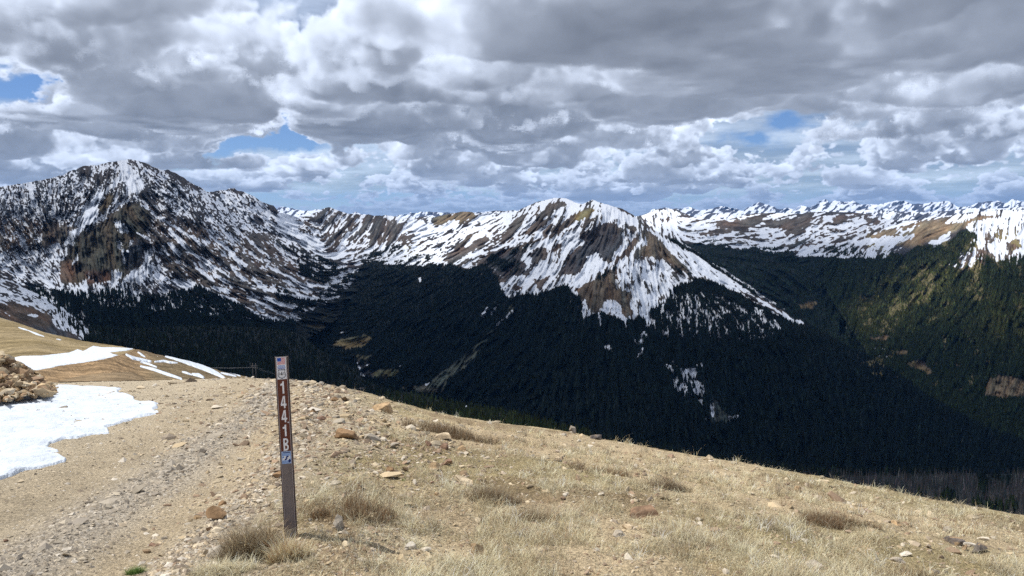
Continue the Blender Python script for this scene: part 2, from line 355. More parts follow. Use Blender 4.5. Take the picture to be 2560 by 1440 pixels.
for a in ((12,1090,740,1240,840),(30,1205,700,1260,780),(14,1140,730,1190,790),(24,1260,600,1440,720),(26,1200,600,1340,760,1450,830),(22,1450,840,1560,900,1620,940),(20,1560,700,1740,870),(16,1620,780,1700,860),
 (16,1380,880,1510,970),(26,1510,920,1640,1000),(22,1640,870,1720,960),(36,1510,1010,1610,1040),(12,1680,1010,1750,1060),(26,1790,950,1870,1030,2000,1060,2210,1088),(10,1920,990,2160,1050),
 (16,1890,860,2100,970,2240,1035),(12,1640,590,1800,720,1900,800),(10,1760,770,1860,830),(12,2000,960,2200,1040),(18,1770,1045,1830,1080),(16,1760,1080,1940,1180,2010,1200),(32,1870,1090,2000,1140,2080,1150),
 (16,1430,1010,1600,1080,1720,1140,1830,1210,1990,1250),(14,1800,1130,1860,1190),(16,1000,430,1130,520,1260,600),(14,970,620,1060,680),(20,2180,990,2360,1015),(18,1220,640,1300,730),(10,1420,1010,1480,1050)):
    Ln('1',.965,*a)
P('1',.40,1900,630,2300,800,2500,880,2460,1000,2360,1020,2100,870,1950,730)
# left near shoulder
P('1',.70,-60,890,50,935,130,965,200,1035,350,1105,420,1160,380,1190,330,1185,200,1150,60,1120,-60,1120)
P('1',.10,-60,1130,60,1120,200,1150,330,1190,360,1290,-60,1215)
P('1',.25,-60,880,50,900,130,1000,60,1020,-60,980)
P('1',.72,410,1180,450,1130,540,1180,600,1200,600,1290,560,1310,640,1370,420,1300,370,1250)
Ln('1',.95,14,350,1190,400,1235);Ln('1',.95,18,190,1210,260,1216)
# peak behind it and the valley head
P('1',.62,1490,330,1640,300,1730,330,1980,480,2120,500,2541,520,2541,860,2300,800,1870,620,1490,350,soft=1)
P('1',.12,1560,325,1640,308,1680,320,1740,345,1700,370,1640,340)
P('1',.08,1780,500,1830,500,1870,560,1860,585,1800,560)
P('1',.08,1890,425,1930,430,1975,480,1960,495,1920,470)
P('2',.54,250,280,450,200,700,260,1000,280,1300,290,1700,240,2130,240,2080,520,1300,740,740,720,700,740,420,610,0,460,0,260,150,300,soft=1)
P('2',.94,-30,240,60,262,150,320,170,430,350,500,430,600,300,570,100,470,-30,440)
P('2',.30,290,295,380,230,440,205,520,228,600,268,600,305,450,305,350,300)
P('2',.22,900,330,960,293,1040,320,1130,400,1200,500,1130,520,1020,520,900,540,850,560,780,560,820,500,870,450,880,400)
P('2',.12,600,310,690,310,690,360,630,420,610,400);P('2',.12,530,450,552,480,440,562,410,560,440,510)
P('2',.05,380,590,450,568,530,600,500,622,420,612);P('2',.15,760,290,850,288,800,350,740,430,708,412,740,340)
P('2',.1,200,350,260,330,300,350,240,372);P('2',.3,390,380,470,340,540,340,460,400)
P('2',.94,1190,325,1370,325,1400,385,1600,350,1640,370,1480,440,1330,470,1240,495,1200,440,1160,380)
P('2',.03,1370,312,1450,285,1600,258,1700,244,1762,270,1750,312,1640,340,1540,330,1440,362,1382,372)
P('2',.1,1270,330,1310,318,1340,340,1290,356)
P('2',.5,1240,500,1500,420,1700,400,1600,520,1400,560,1240,620)
# ---- centre mountain
P('3',.74,20,490,130,430,230,360,330,270,560,170,840,70,1060,80,1300,180,1700,410,2330,830,2280,842,2150,775,1960,665,1850,605,1700,565,1600,600,1540,612,1500,720,1400,760,1390,850,1340,790,1260,830,1180,805,1130,770,1010,805,990,720,950,650,880,600,800,640,740,665,620,662,560,695,520,640,500,590,560,540,620,440,500,420,420,470,330,505,200,492,soft=1)
P('3',.60,20,490,130,430,230,360,330,270,560,170,720,120,640,300,500,430,420,480,200,492,soft=8)
P('3',.64,1450,500,1700,560,1650,600,1540,612,1480,720,1380,600,soft=6)
for p in ((1100,250,1160,220,1210,260,1240,330,1210,400,1150,440,1100,420,1060,380,980,330,1000,290,1060,280),(860,520,900,470,960,380,1060,330,1080,400,1010,430,1040,470,990,520,930,550,860,545),
 (1190,480,1260,380,1300,320,1352,310,1340,350,1280,420),(1360,280,1420,290,1480,350,1560,450,1650,535,1560,520,1500,460,1400,440,1340,430,1300,440,1320,400,1400,360,1370,320),
 (950,620,1060,590,1100,560,1160,510,1220,500,1200,580,1220,640,1300,640,1300,700,1240,740,1200,700,1140,690,1090,780,1050,760,1010,700,960,650),(1240,720,1290,730,1300,785,1255,808,1230,770),
 (1010,140,1050,150,1092,150,1040,190,960,230,860,285,830,262,900,220,970,170),(800,120,860,98,900,128,850,150,760,212,722,202,770,150),(755,130,745,165,718,182,725,150),
 (600,200,662,168,640,240,580,300,530,352,500,342,560,260),(640,312,700,230,762,200,760,250,700,312),(750,282,800,240,832,250,790,312,760,312),
 (150,472,200,420,260,350,330,290,352,300,280,382,300,382,420,300,442,332,330,402,200,462),(480,400,620,370,680,400,600,440,662,480,640,540,560,560,530,602,488,592,400,480,330,500,430,430),
 (680,420,782,370,792,420,700,500,650,560,640,540,700,480),(850,350,882,370,830,422,800,402),(700,580,780,550,832,540,780,590,760,652,720,622),(1010,552,1060,520,1050,546,1020,562),
 (1680,468,1704,490,1690,502),(1760,510,1812,530,1812,562,1770,540),(1290,250,1332,262,1300,302,1280,270),(1100,420,1140,430,1182,450,1150,482,1100,450),(905,330,880,400,850,440,840,420,880,370),
 (560,625,620,600,650,620,600,650),(930,420,950,400,900,480,880,470)):
    P('3',.03,*p)
P('3',.06,820,310,960,258,1100,188,1090,205,960,275,760,330,620,385,500,440,480,430,620,370,760,310)
for a in ((16,1540,370,1600,430,1655,505),(14,1180,128,1260,165,1330,205,1400,250,1500,318),(14,1540,340,1700,428,1800,500,1900,572,2040,670,2200,765,2290,808),(14,1340,440,1400,465,1500,525),(10,1860,590,1960,660,2080,730,2200,790),
 (8,600,300,520,370,480,380),(9,1210,480,1120,520,1060,590),(8,840,200,700,250,640,300),(9,300,340,230,400,160,440),(10,440,330,360,390,250,430),(10,900,250,830,300)):
    Ln('3',.04,*a)
P('3',.80,1330,450,1380,450,1470,500,1530,560,1650,590,1560,610,1440,690,1420,740,1380,790,1340,700,1300,640,1230,640,1210,590,1230,510,1280,470)
P('3',.95,1040,430,1110,440,1150,480,1100,530,960,575,1000,500)
P('3',.86,1410,275,1500,332,1700,445,1800,520,1950,645,1900,640,1760,570,1660,520,1560,400,1440,310)
P('3',.9,1060,95,1180,135,1360,235,1380,280,1280,240,1180,200,1100,200,1130,150)
for a in ((23,1480,700,1480,830),(17,960,660,970,770),(20,1000,760,1012,800),(20,1100,780,1100,850),(34,1385,780,1390,850),(23,2040,750,2080,890),(37,2070,770,2130,850),(23,2150,820,2180,860),(40,1150,985,1165,990),(44,1315,930,1340,950),(34,1360,905,1372,910),
 (15,1365,980,1320,1060),(23,430,740,390,800),(20,490,710,450,780),(11,320,600,200,710),(17,245,610,238,640),(20,30,565,25,585),(13,600,762,490,842),(20,1540,630,1545,700),(13,1960,770,1955,800),(13,1660,690,1665,780),(11,1740,700,1735,760),(11,1190,930,1180,960),(15,1250,830,1270,870)):
    Ln('3',.9,*a)
P('3',.66,1480,1080,1560,1060,1600,1120,1720,1060,1720,1120,1640,1180,1700,1180,1780,1260,1780,1310,1700,1260,1620,1280,1540,1210,1560,1140,1490,1110)
P('3',.5,1700,1290,1790,1290,1800,1380,1720,1440,1700,1340);P('3',.85,1850,1388,1930,1378,1950,1425,1890,1432)
Ln('0',.8,5,1690,1070,1695,1090);Ln('0',.7,4,1780,1010,1783,1100)
# ---- right plateau and right hill
P('4',.64,-40,205,190,158,340,210,700,200,1120,180,1640,225,1950,212,2100,212,1850,300,1640,500,1040,485,640,432,240,372,0,300,soft=1)
for p in ((510,250,560,240,640,235,810,210,800,250,700,300,560,300,510,280),(840,250,1000,230,1100,200,1160,186,1150,230,1100,290,1000,310,860,280),(1190,230,1222,200,1232,240,1200,262),
 (1280,230,1330,200,1440,195,1462,220,1360,240,1300,292,1288,250),(1500,220,1600,240,1622,292,1500,260),(130,230,222,235,202,250,130,246),(370,240,402,245,392,272,370,266),(400,320,560,290,700,300,560,325,400,340),(940,310,1100,300,1180,290,1060,330,950,330),(1420,180,1560,190,1480,205),(0,240,80,290,160,330,60,300)):
    P('4',.10,*p,soft=3)
P('4',.50,1040,400,1440,300,1640,300,1800,420,1640,480,1200,460)
P('4',.80,1640,285,1850,238,2100,200,2300,175,2640,165,2640,480,2470,500,2370,510,2330,450,2200,400,2230,350,2180,300,2140,280,1700,310)
P('4',.06,1500,340,1700,300,1850,250,2000,222,2080,222,2040,272,2150,250,2300,205,2420,200,2350,226,2200,262,2170,300,2110,312,2050,362,1950,382,1870,332,1830,382,1800,422,1700,422,1740,382,1650,372,1500,362)
P('4',.95,1695,325,1800,288,1858,268,1830,302,1730,342);P('4',.9,1430,380,1640,348,1825,333,1800,370,1700,402,1620,412,1440,412);P('4',.95,1900,412,2000,350,2072,318,2060,362,1960,422)
P('4',.45,2300,300,2400,290,2452,350,2400,400,2300,382);P('4',.1,2455,380,2532,368,2532,440,2460,480);P('4',.95,2520,440,2600,420,2600,460,2540,470)
P('4',.55,1430,410,1600,400,1700,460,1640,490,1550,495,1450,445);P('4',.45,2110,460,2240,400,2300,480,2200,560,2130,550)
P('4',.35,2420,480,2540,450,2540,600,2440,620)
# ---- woods
F('1',1,-60,1110,250,1000,330,1032,400,1038,600,1052,750,1042,860,1022,900,1003,930,1062,1100,1084,1250,1044,1400,1012,1480,1042,1600,1112,1700,1135,1750,1192,1850,1242,1990,1262,2050,1212,2100,1152,2230,1092,2300,1012,2480,1002,2560,880,2600,2300,-60,2300)
F('1',.0,-60,860,50,900,130,965,200,1035,350,1105,480,1160,560,1240,640,1340,560,1420,300,1380,-60,1320,soft=4)
F('1',.45,180,1030,350,1090,450,1140,600,1180,640,1300,700,1380,560,1360,480,1330,420,1280,400,1230,300,1120,soft=8)
F('1',.8,480,1160,600,1200,700,1380,640,1380,560,1260,soft=6)
F('1',.55,1890,1022,1980,1022,2230,1085,2200,1130,2090,1160,1990,1105)
F('1',.45,1900,640,2300,800,2480,890,2460,1000,2360,1020,2240,980,2000,780)
F('1',.85,2080,870,2200,900,2300,960,2400,980,2350,1010,2150,940);F('1',.6,2150,760,2300,800,2400,860,2350,920,2200,840)
F('2',1,1050,2200,740,720,900,700,1240,640,1240,740,1420,722,1560,732,1640,792,1860,705,1900,625,2080,705,1960,900,2020,980,2400,975,2600,900,2600,2200,soft=1)
F('2',1,0,2200,220,1600,340,1060,600,960,740,745,900,700,1100,700,1100,2200)
F('2',.8,720,690,790,605,960,565,1020,545,1110,562,1020,662,900,702,740,722);F('2',.35,1010,672,1120,562,1180,542,1250,622,1150,652,960,702,900,722)
F('2',.8,1250,642,1400,572,1500,582,1400,642,1300,702,1200,692);F('2',.5,560,780,740,745,660,880,600,950,440,930)
F('2',.35,1380,520,1600,470,1640,520,1480,570)
F('3',1,-100,500,140,490,330,512,420,480,490,600,520,660,560,700,620,672,740,672,800,646,880,606,950,655,990,725,1010,810,1130,775,1180,808,1260,835,1340,800,1385,770,1480,700,1500,725,1540,618,1600,604,1700,570,1850,610,1960,670,2150,780,2290,846,2420,860,3700,1500,3700,2000,-100,2000,soft=1)
F('3',.4,400,480,620,440,640,540,500,590);F('3',.5,620,420,500,410,640,370,740,330,700,380)
F('3',.5,1480,460,1700,560,1900,630,1700,570,1500,500);F('3',.6,1060,590,1130,520,1260,450,1180,540,1090,590)
F('3',.2,1300,470,1400,450,1390,540,1480,640,1440,700,1400,600)
F('3',.55,1500,1060,1720,1050,1800,1280,1800,1440,1700,1440,1560,1230);F('3',.0,1790,1280,1830,1330,1910,1440,1780,1440,1760,1380)
F('4',1,170,352,240,374,320,404,400,396,490,345,560,394,640,436,740,425,850,405,900,425,1000,436,1040,486,1150,446,1260,425,1420,386,1450,445,1550,494,1620,474,1640,446,1700,466,1760,486,1850,405,1900,424,2050,395,2150,305,2200,295,2250,355,2230,445,2120,480,2120,540,2210,550,2300,470,2370,515,2470,505,2560,460,2700,480,2700,1700,1100,930,700,700,300,450,soft=1)
F('4',.45,2040,520,2230,540,2200,480,2300,480,2350,560,2150,600,2030,560)
P('3',.42,1400,800,1500,740,1560,650,1700,620,1900,690,2150,830,2180,930,2000,960,1800,930,1500,930,1400,880,soft=8)
P('3',.26,880,620,960,660,1000,800,1100,860,1350,880,1300,960,1000,900,900,760,soft=8)
P('2',.14,1450,740,1700,760,1900,700,2050,760,2000,900,1700,1200,1400,1000,soft=8)
P('1',.3,440,1130,620,1190,720,1400,600,1400,500,1300,soft=6)
F('0',1,2000,1290,2000,1180,2120,1185,2330,1175,2700,1185,2700,1500,soft=1)
for p in (('7',340,640,450,590,600,550,712,530,720,560,790,570,740,620,640,692,500,692,400,672),('7',500,740,640,742,832,740,780,782,640,802,540,772),('7',760,920,860,890,1010,880,1042,900,1000,982,900,982,780,1002),
 ('7',1000,1050,1200,1052,1380,1040,1472,1080,1480,1122,1300,1152,1150,1122,1010,1082),('7',250,340,330,330,332,370,270,382,300,460,240,492,90,472,100,440,200,440,250,400),
 ('7',2150,220,2100,340,1960,480,1820,620,1660,760,1500,880,1360,1000,1300,1060,1480,1100,1520,1000,1680,900,1820,740,1960,560,2060,420,2200,300),
 ('4',1040,812,1130,780,1200,782,1150,832,1080,842),('4',870,722,952,682,940,702,890,732),('4',940,750,1000,732,990,750),('4',1490,1022,1680,1010,1722,1030,1560,1052),('4',1690,1112,1802,1100,1780,1152,1700,1142),('4',1740,1192,1872,1170,1962,1252,1950,1292,1850,1242),
 ('4',2290,1402,2320,1302,2400,1262,2640,1320,2640,1440,2300,1432),('4',1540,880,1580,862,1570,892)):
    F(p[0],.03,*p[1:])
Ln('4',.1,14,1420,1190,1600,1262,1830,1312,what='f');Ln('4',.4,22,2080,1190,2250,1270,2330,1290,what='f')
F('7',.35,560,800,760,800,760,900,820,990,700,1000,600,900)
for a in ((14,610,830,640,880,640,940,720,975),(14,700,830,702,842),(9,1085,835,1000,876),(14,1010,1042,1025,1036),(12,1120,1035,1145,1036),(14,1195,1045,1215,1044),(11,1290,1055,1360,1035),(16,1690,1265,1715,1250),(14,1525,1168,1540,1160),(16,1525,1250,1545,1250),
 (18,255,602,285,598),(10,430,542,500,508),(12,345,520,380,505),(12,2000,450,2090,370),(9,2120,345,2190,300),(8,800,525,820,520),(16,0,380,60,400),(9,600,480,598,492)):
    Ln('7',.95,*a)
P('1',.6,2240,1090,2290,1060,2400,1050,2330,1100,2300,1140,2250,1130);Ln('1',.9,12,2030,1222,2100,1240);P('2',.5,500,800,650,790,740,740,660,880,600,950,500,900)
F('1',.4,2240,1090,2290,1060,2400,1050,2330,1100,2300,1140,2250,1130)
P('4',.5,2030,535,2130,520,2120,460,2150,520,2200,545,2100,560)
Ln('4',.8,6,1340,957,1420,962);Ln('4',.8,7,1460,985,1530,1003);Ln('4',.8,6,1560,1098,1620,1100,1640,1108);Ln('4',.8,6,1600,1145,1650,1150);Ln('4',.8,6,1620,1268,1660,1270)
Ln('1',.8,14,680,1090,740,1085);Ln('1',.6,10,500,1075,560,1070)
# ---- rock and soil colours
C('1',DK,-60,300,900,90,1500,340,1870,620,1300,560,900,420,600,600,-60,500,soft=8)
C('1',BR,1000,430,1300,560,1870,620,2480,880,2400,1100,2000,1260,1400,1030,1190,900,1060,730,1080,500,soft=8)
C('1',(.10,.075,.058),-60,500,300,560,540,560,440,700,100,760,-60,760,soft=6)
C('1',(.13,.105,.085),330,530,390,520,430,600,480,580,560,560,440,690,350,720,290,700,310,600)
C('1',(.075,.068,.052),540,640,640,600,900,420,1000,420,1080,500,1040,620,1000,800,870,950,600,990,420,980,430,850,520,700,soft=5)
C('1',(.035,.038,.045),870,800,960,660,1060,700,1000,800,900,900,880,860);C('1',RU,430,850,500,810,545,850,510,985,420,975,soft=5);C('1',(.1,.06,.045),600,890,780,900,790,990,600,990)
CL('1',RU,16,1010,430,1120,500,1240,590);C('1',(.10,.08,.05),740,360,800,340,790,430,720,500,700,450)
C('2',BR,250,280,450,200,700,260,1300,290,1300,740,740,720,420,610,150,400,soft=8);C('2',OL,1370,312,1450,285,1600,258,1700,244,1762,270,1750,312,1640,360,1440,362,1382,372)
C('2',(.15,.13,.05),960,700,1120,560,1250,540,1250,640,1050,690);C('2',(.13,.10,.05),1600,560,1760,420,1900,460,1700,560)
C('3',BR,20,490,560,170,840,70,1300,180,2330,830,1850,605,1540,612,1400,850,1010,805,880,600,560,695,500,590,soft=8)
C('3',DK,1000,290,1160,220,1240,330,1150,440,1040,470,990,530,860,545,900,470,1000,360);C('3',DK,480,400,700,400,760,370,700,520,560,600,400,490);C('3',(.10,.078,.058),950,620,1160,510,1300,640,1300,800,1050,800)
C('3',(.11,.09,.068),1360,280,1480,350,1650,535,1500,460,1340,430);C('3',(.17,.14,.07),960,170,1050,140,1090,150,1040,200,940,240)
C('3',(.055,.065,.06),1760,1280,1830,1330,1910,1440,1760,1440)
C('4',(.10,.082,.07),-40,205,700,200,1640,225,1640,500,640,432,0,300,soft=8);C('4',TAN,1500,340,1850,250,2420,200,2350,226,2110,312,1950,382,1800,422,1500,362,soft=4);C('4',(.12,.09,.07),2200,290,2560,290,2560,520,2200,560,soft=8)
C('4',TAN,2030,500,2250,530,2200,580,2030,570)
C('7',(.13,.11,.06),340,640,450,590,600,550,712,530,790,570,740,620,640,692,500,692);C('7',(.11,.10,.06),500,740,640,742,832,740,780,782,640,802,540,772);C('7',(.105,.10,.055),760,920,860,890,1010,880,1042,900,1000,982,900,982,780,1002)
C('7',(.11,.105,.085),1000,1050,1200,1052,1380,1040,1472,1080,1480,1122,1300,1152,1150,1122,1010,1082);C('7',(.07,.065,.035),90,340,330,330,332,370,300,490,90,475)
C('7',(.075,.09,.075),2150,220,1960,480,1660,760,1360,1000,1300,1060,1480,1100,1680,900,1960,560,2200,300)
C('4',(.11,.09,.05),1040,812,1130,780,1200,782,1150,832,1080,842);C('4',(.12,.09,.06),1490,1022,1680,1010,1722,1030,1560,1052);C('4',(.13,.10,.055),1690,1112,1802,1100,1780,1152,1962,1252,1950,1292,1740,1192);C('4',(.15,.115,.075),2290,1402,2320,1302,2400,1262,2640,1320,2640,1440,2300,1432,soft=5)
CL('4',(.10,.10,.06),16,1420,1190,1600,1262,1830,1312);CL('4',(.15,.115,.075),24,2080,1190,2250,1270,2330,1290)
C('1',(.09,.065,.05),-60,1100,200,1130,360,1190,360,1300,-60,1240)
def rasters():
    Yg,Xg=np.mgrid[0:RH,0:RW].astype(np.float64)
    # fall-line field
    cs=np.zeros((RH,RW));sn=np.zeros((RH,RW))
    for x,y,a in FALL:
        d2=((Xg/RS+RX0-x)**2+((Yg/RS+RY0-y)*1.3)**2);w=1/(d2+900)**1.5
        a=math.radians(a);cs+=w*math.cos(2*a);sn+=w*math.sin(2*a)
    ang=.5*np.arctan2(sn,cs)
    ang=ang+(fb2(60,77,3)-.5)*.9
    ux,uy=np.cos(ang),np.sin(ang)
    def lic(src,L,st=1.0):
        acc=src.copy();w=1
        for sgn in (1,-1):
            x=Xg.copy();y=Yg.copy()
            for i in range(L):
                vx=bil(ux,x,y);vy=bil(uy,x,y);n=np.hypot(vx,vy)+1e-6
                x+=sgn*st*vx/n;y+=sgn*st*vy/n;k=1-i/L
                acc=acc+bil(src,x,y)*k;w+=k
        acc/=w;acc-=acc.mean();return acc/acc.std()
    n1=lic(vnoise(1.3,11),5,.7);n2=lic(vnoise(2.8,12),14,.95);n3_=lic(vnoise(7,13),18,1.4);n4=(fb2(24,14,4)-.5)*6
    streak=n1*.50+n2*.66+n3_*.40+n4*.26;n0=vnoise(1.05,15)+vnoise(2.2,16)*.8;n0=(n0-n0.mean())/n0.std()
    lf=1/(1+np.exp((Xg/RS+RX0-760)/60.));up=1/(1+np.exp((Yg/RS+RY0-640)/40.))
    streak=streak*(1-.35*lf*up)+n0*(.22+.55*lf*up)+n1*.35*lf;streak/=streak.std()
    cov=np.full((RH,RW),.03);fo=np.zeros((RH,RW));col=np.zeros((RH,RW,3))+np.array(DK)
    # wobble the traced outlines
    wx=(fb2(14,31,4)-.5)*7;wy=(fb2(14,41,4)-.5)*7
    def apply(A,ops):
        for kind,v,pts,soft,w in ops:
            r=poly_mask(pts) if kind=='p' else line_mask(pts,w)
            if r is None:continue
            x0,x1,y0,y1,m=r;pad=int(soft*3+3)
            X0,X1,Y0,Y1=max(x0-pad,0),min(x1+pad,RW),max(y0-pad,0),min(y1+pad,RH)
            M=np.zeros((Y1-Y0,X1-X0));M[y0-Y0:y1-Y0,x0-X0:x1-X0]=m
            M=blur(M,soft*.75+.5)
            if A.ndim==3:M=M[...,None];v=np.array(v)
            A[Y0:Y1,X0:X1]=A[Y0:Y1,X0:X1]*(1-M)+v*M
    apply(cov,S);apply(fo,FO);apply(col,CO)
    fo=blur(fo,3);fo=np.clip((fo-.45+np.clip(-streak,-2,2)*.13)*3+.5,0,1)*(fo>.04)
    cov=bil(cov,Xg+wx,Yg+wy);fo=bil(fo,Xg+wx*.6,Yg+wy*.6);col=bil(col,Xg+wx,Yg+wy)
    # coverage -> threshold on the streak noise
    c=np.clip(cov,.01,.99);lg=np.log(c/(1-c));thr=.36*lg+.055*lg**3
    sn_=1/(1+np.exp(-(thr+streak*.62)*11))
    # tint
    t=1+.22*n2+.14*n1+.25*n4*.3
    colr=col*np.clip(t,.45,1.9)[...,None]*(1+np.array([.10,0,-.06])*n3_[...,None]*.8)
    # in the woods snow only where it was traced
    insnow=np.clip((cov-.69)/.05,0,1)
    return dict(snow=sn_,forest=fo,col=np.clip(colr,.005,.6),streak=streak,n2=n2,n3=n3_,n4=n4,cov=cov)

# ---------------------------------------------------------------- mountains as relief meshes at their real distance
def ray(px,py):
    v=(px-1280)/F_PX;w=(720-py)/F_PX
    dy=math.cos(PITCH)+w*math.sin(PITCH);dz=-math.sin(PITCH)+w*math.cos(PITCH)
    return v/dy,dz/dy                     # x per metre of y, z per metre of y
def to_pix(x,y,z):
    z=z-EYE;f=y*math.cos(PITCH)-z*math.sin(PITCH);u=y*math.sin(PITCH)+z*math.cos(PITCH)
    return 1280+F_PX*x/f,720-F_PX*u/f
def tps(pts,lam=0.0):
    A=np.array(pts,float);x=A[:,0]/400;y=A[:,1]/400;v=np.log(A[:,2]);n=len(A)
    def k(dx,dy):
        r2=dx*dx+dy*dy;return np.where(r2>1e-9,r2*np.log(r2+1e-12),0)
    M=np.zeros((n+3,n+3));M[:n,:n]=k(x[:,None]-x,y[:,None]-y)+lam*np.eye(n)
    M[:n,n]=1;M[:n,n+1]=x;M[:n,n+2]=y;M[n,:n]=1;M[n+1,:n]=x;M[n+2,:n]=y
    s=np.linalg.solve(M,np.concatenate([v,[0,0,0]]))
    def f(X,Y):
        X=np.asarray(X,float)/400;Y=np.asarray(Y,float)/400;o=s[n]+s[n+1]*X+s[n+2]*Y
        for i in range(n):o=o+s[i]*k(X-x[i],Y-y[i])
        return np.exp(o)
    return f
def curve(pts):
    P=np.array(pts,float);o=np.argsort(P[:,0]);P=P[o];return lambda x:np.interp(x,P[:,0],P[:,1])
def jag(x,amp,seed,cell=9):
    s=0;a=1;r=np.random.RandomState(seed)
    for i in range(4):
        g=r.rand(1200)-.5;s=s+a*np.interp(x/cell+200,np.arange(1200),g);a*=.55;cell/=2
    return s*amp
LAYERS={}
def layer(name,x0,x1,sky,bot,depth,jamp=2.0,dx=1.5,dyp=1.5,relief=.008,fine=.0015,back=(.04,.015),lam=.001,seed=1):
    xs=np.arange(x0,x1+dx,dx);st=curve(sky)(xs)+jag(xs,jamp,seed);sb=np.maximum(curve(bot)(xs),st+6)
    n=int((sb-st).max()/dyp)+2;t=np.linspace(0,1,n)
    PY=st[None]+(sb-st)[None]*t[:,None];PX=np.repeat(xs[None],n,0)
    D=tps(depth,lam)(PX,PY)
    rx=(PX-RX0)*RS;ry=(PY-RY0)*RS
    fade=np.clip(t*14,0,1)[:,None]
    D=D*(1+.75*relief*(bil(R['n3'],rx,ry)*.6+bil(R['n4'],rx,ry)*.8)*fade+fine*bil(R['n2'],rx,ry)*fade)
    ax,az=ray(PX,PY);X=ax*D;Yv=D;Zv=EYE+az*D
    # the far side of the ridge falls away behind the crest
    rows=[]
    for q in (3,2,1):
        d=D[0]*(1+back[0]*q);rows.append((X[0]/D[0]*d,d,Zv[0]-D[0]*back[1]*q*q))
    X=np.vstack([r[0][None] for r in rows]+[X]);Yv=np.vstack([r[1][None] for r in rows]+[Yv]);Zv=np.vstack([r[2][None] for r in rows]+[Zv])
    PXf=np.vstack([PX[:1]]*3+[PX]);PYf=np.vstack([PY[:1]]*3+[PY])
    L=dict(name=name,X=X,Y=Yv,Z=Zv,PX=PXf,PY=PYf,xs=xs,st=st,sb=sb,n=n,t=t,D=D)
    LAYERS[name]=L
    return L
# meet points: view coordinates -> photo pixels
def ZZ(k,p):return Z(k,p)
G_SKY=Z('1',(-120,345,0,300,80,290,150,278,250,262,330,245,440,225,500,190,560,168,600,152,680,150,740,135,800,122,870,115,920,108,960,115,1000,125,1050,145,1090,165,1140,185,1180,182,1230,200,1300,240,1370,285,1420,310,1490,352,1560,410,1640,475,1720,530,1800,585,1870,622,2000,662,2150,730,2300,795,2420,860,2520,960,2600,1100))
P2_SKY=Z('1',(1300,360,1440,345,1530,330,1600,325,1615,312,1655,312,1670,326,1720,335,1800,375,1850,410,1890,425,1930,432,1975,485,2030,492,2120,530,2250,600,2400,700))
V_SKY=Z('2',(-120,300,0,262,60,275,150,297,250,290,330,250,380,225,440,208,500,225,560,250,610,267,680,270,740,280,800,275,850,290,950,280,1020,290,1080,300,1200,312,1300,292,1370,300,1450,285,1520,270,1600,255,1700,245,1760,262,1850,262,1950,235,2020,250,2100,235,2160,245,2300,260,2500,300,2800,340))
H_SKY=Z('2',(140,1150,340,1060,450,1010,600,930,690,830,740,745,900,700,1000,690,1100,640,1200,600,1300,520,1500,440,1700,380,1850,320,1980,280,2060,258))+Z('3',(600,165,660,135,720,110,800,90,840,82,900,85,950,108,1000,120,1040,100,1060,92,1100,110,1170,130,1240,150,1300,185,1380,235,1420,270,1500,320,1560,345,1620,380,1700,420,1800,490,1880,550,1960,610,2040,660,2140,720,2200,755,2280,800,2330,830,2400,868))+[(2060,835),(2130,873),(2200,908),(2275,955),(2302,982),(2378,1025),(2470,1075),(2560,1105),(2660,1140)]
J_SKY=Z('4',(-60,225,0,212,50,195,130,165,200,163,260,175,340,215,420,235,600,235,700,205,760,195,900,190,1080,200,1120,187,1150,187,1300,185,1440,190,1560,210,1640,232,1750,245,1900,240,2100,240,2700,260))
J2_SKY=Z('4',(1200,520,1350,420,1500,342,1640,292,1720,267,1850,240,2000,216,2100,205,2200,190,2300,180,2420,172,2560,170,2760,176))
F_SKY=[(-60,640),(0,688),(20,696),(46,706),(74,726),(125,750),(150,765),(175,785),(200,800),(235,818),(330,822),(450,815),(560,815),(640,818),(700,826),(745,832),(790,868),(840,900),(895,925),(905,948),(960,970),(1040,985),(1120,1005),(1250,1030),(1400,1068),(1500,1090),(1600,1115),(1750,1140),(1900,1162),(2040,1180),(2120,1184),(2330,1178),(2480,1186),(2660,1180)]
L_SKY=[(600,560),(690,522),(700,516),(712,516),(727,521),(755,526),(790,525),(806,522),(870,540),(886,530),(912,536),(960,545),(1000,538),(1035,532),(1063,529),(1083,531),(1117,531),(1133,536),(1158,532),(1260,528),(1330,540),(1500,560)]+Z('4',(-20,215,50,192,80,172,160,160,200,165,280,165,330,150,400,175,470,165,540,152,620,160,680,185,720,155,770,130,800,122,830,132,880,150,930,170,990,160,1040,165,1060,142,1130,155,1170,140,1200,115,1240,105,1265,130,1300,105,1350,120,1420,115,1480,135,1560,140,1640,130,1700,110,1760,115,1820,130,1900,130,2000,115,2060,115,2120,150,2200,150,2260,120,2380,110,2440,125,2480,100,2540,110,2620,140))
M_SKY=Z('4',(-40,260,200,240,400,215,440,195,600,190,640,225,900,215,1300,175,1450,178,1500,165,1700,180,1900,190,2100,175,2200,160,2350,165,2600,150))
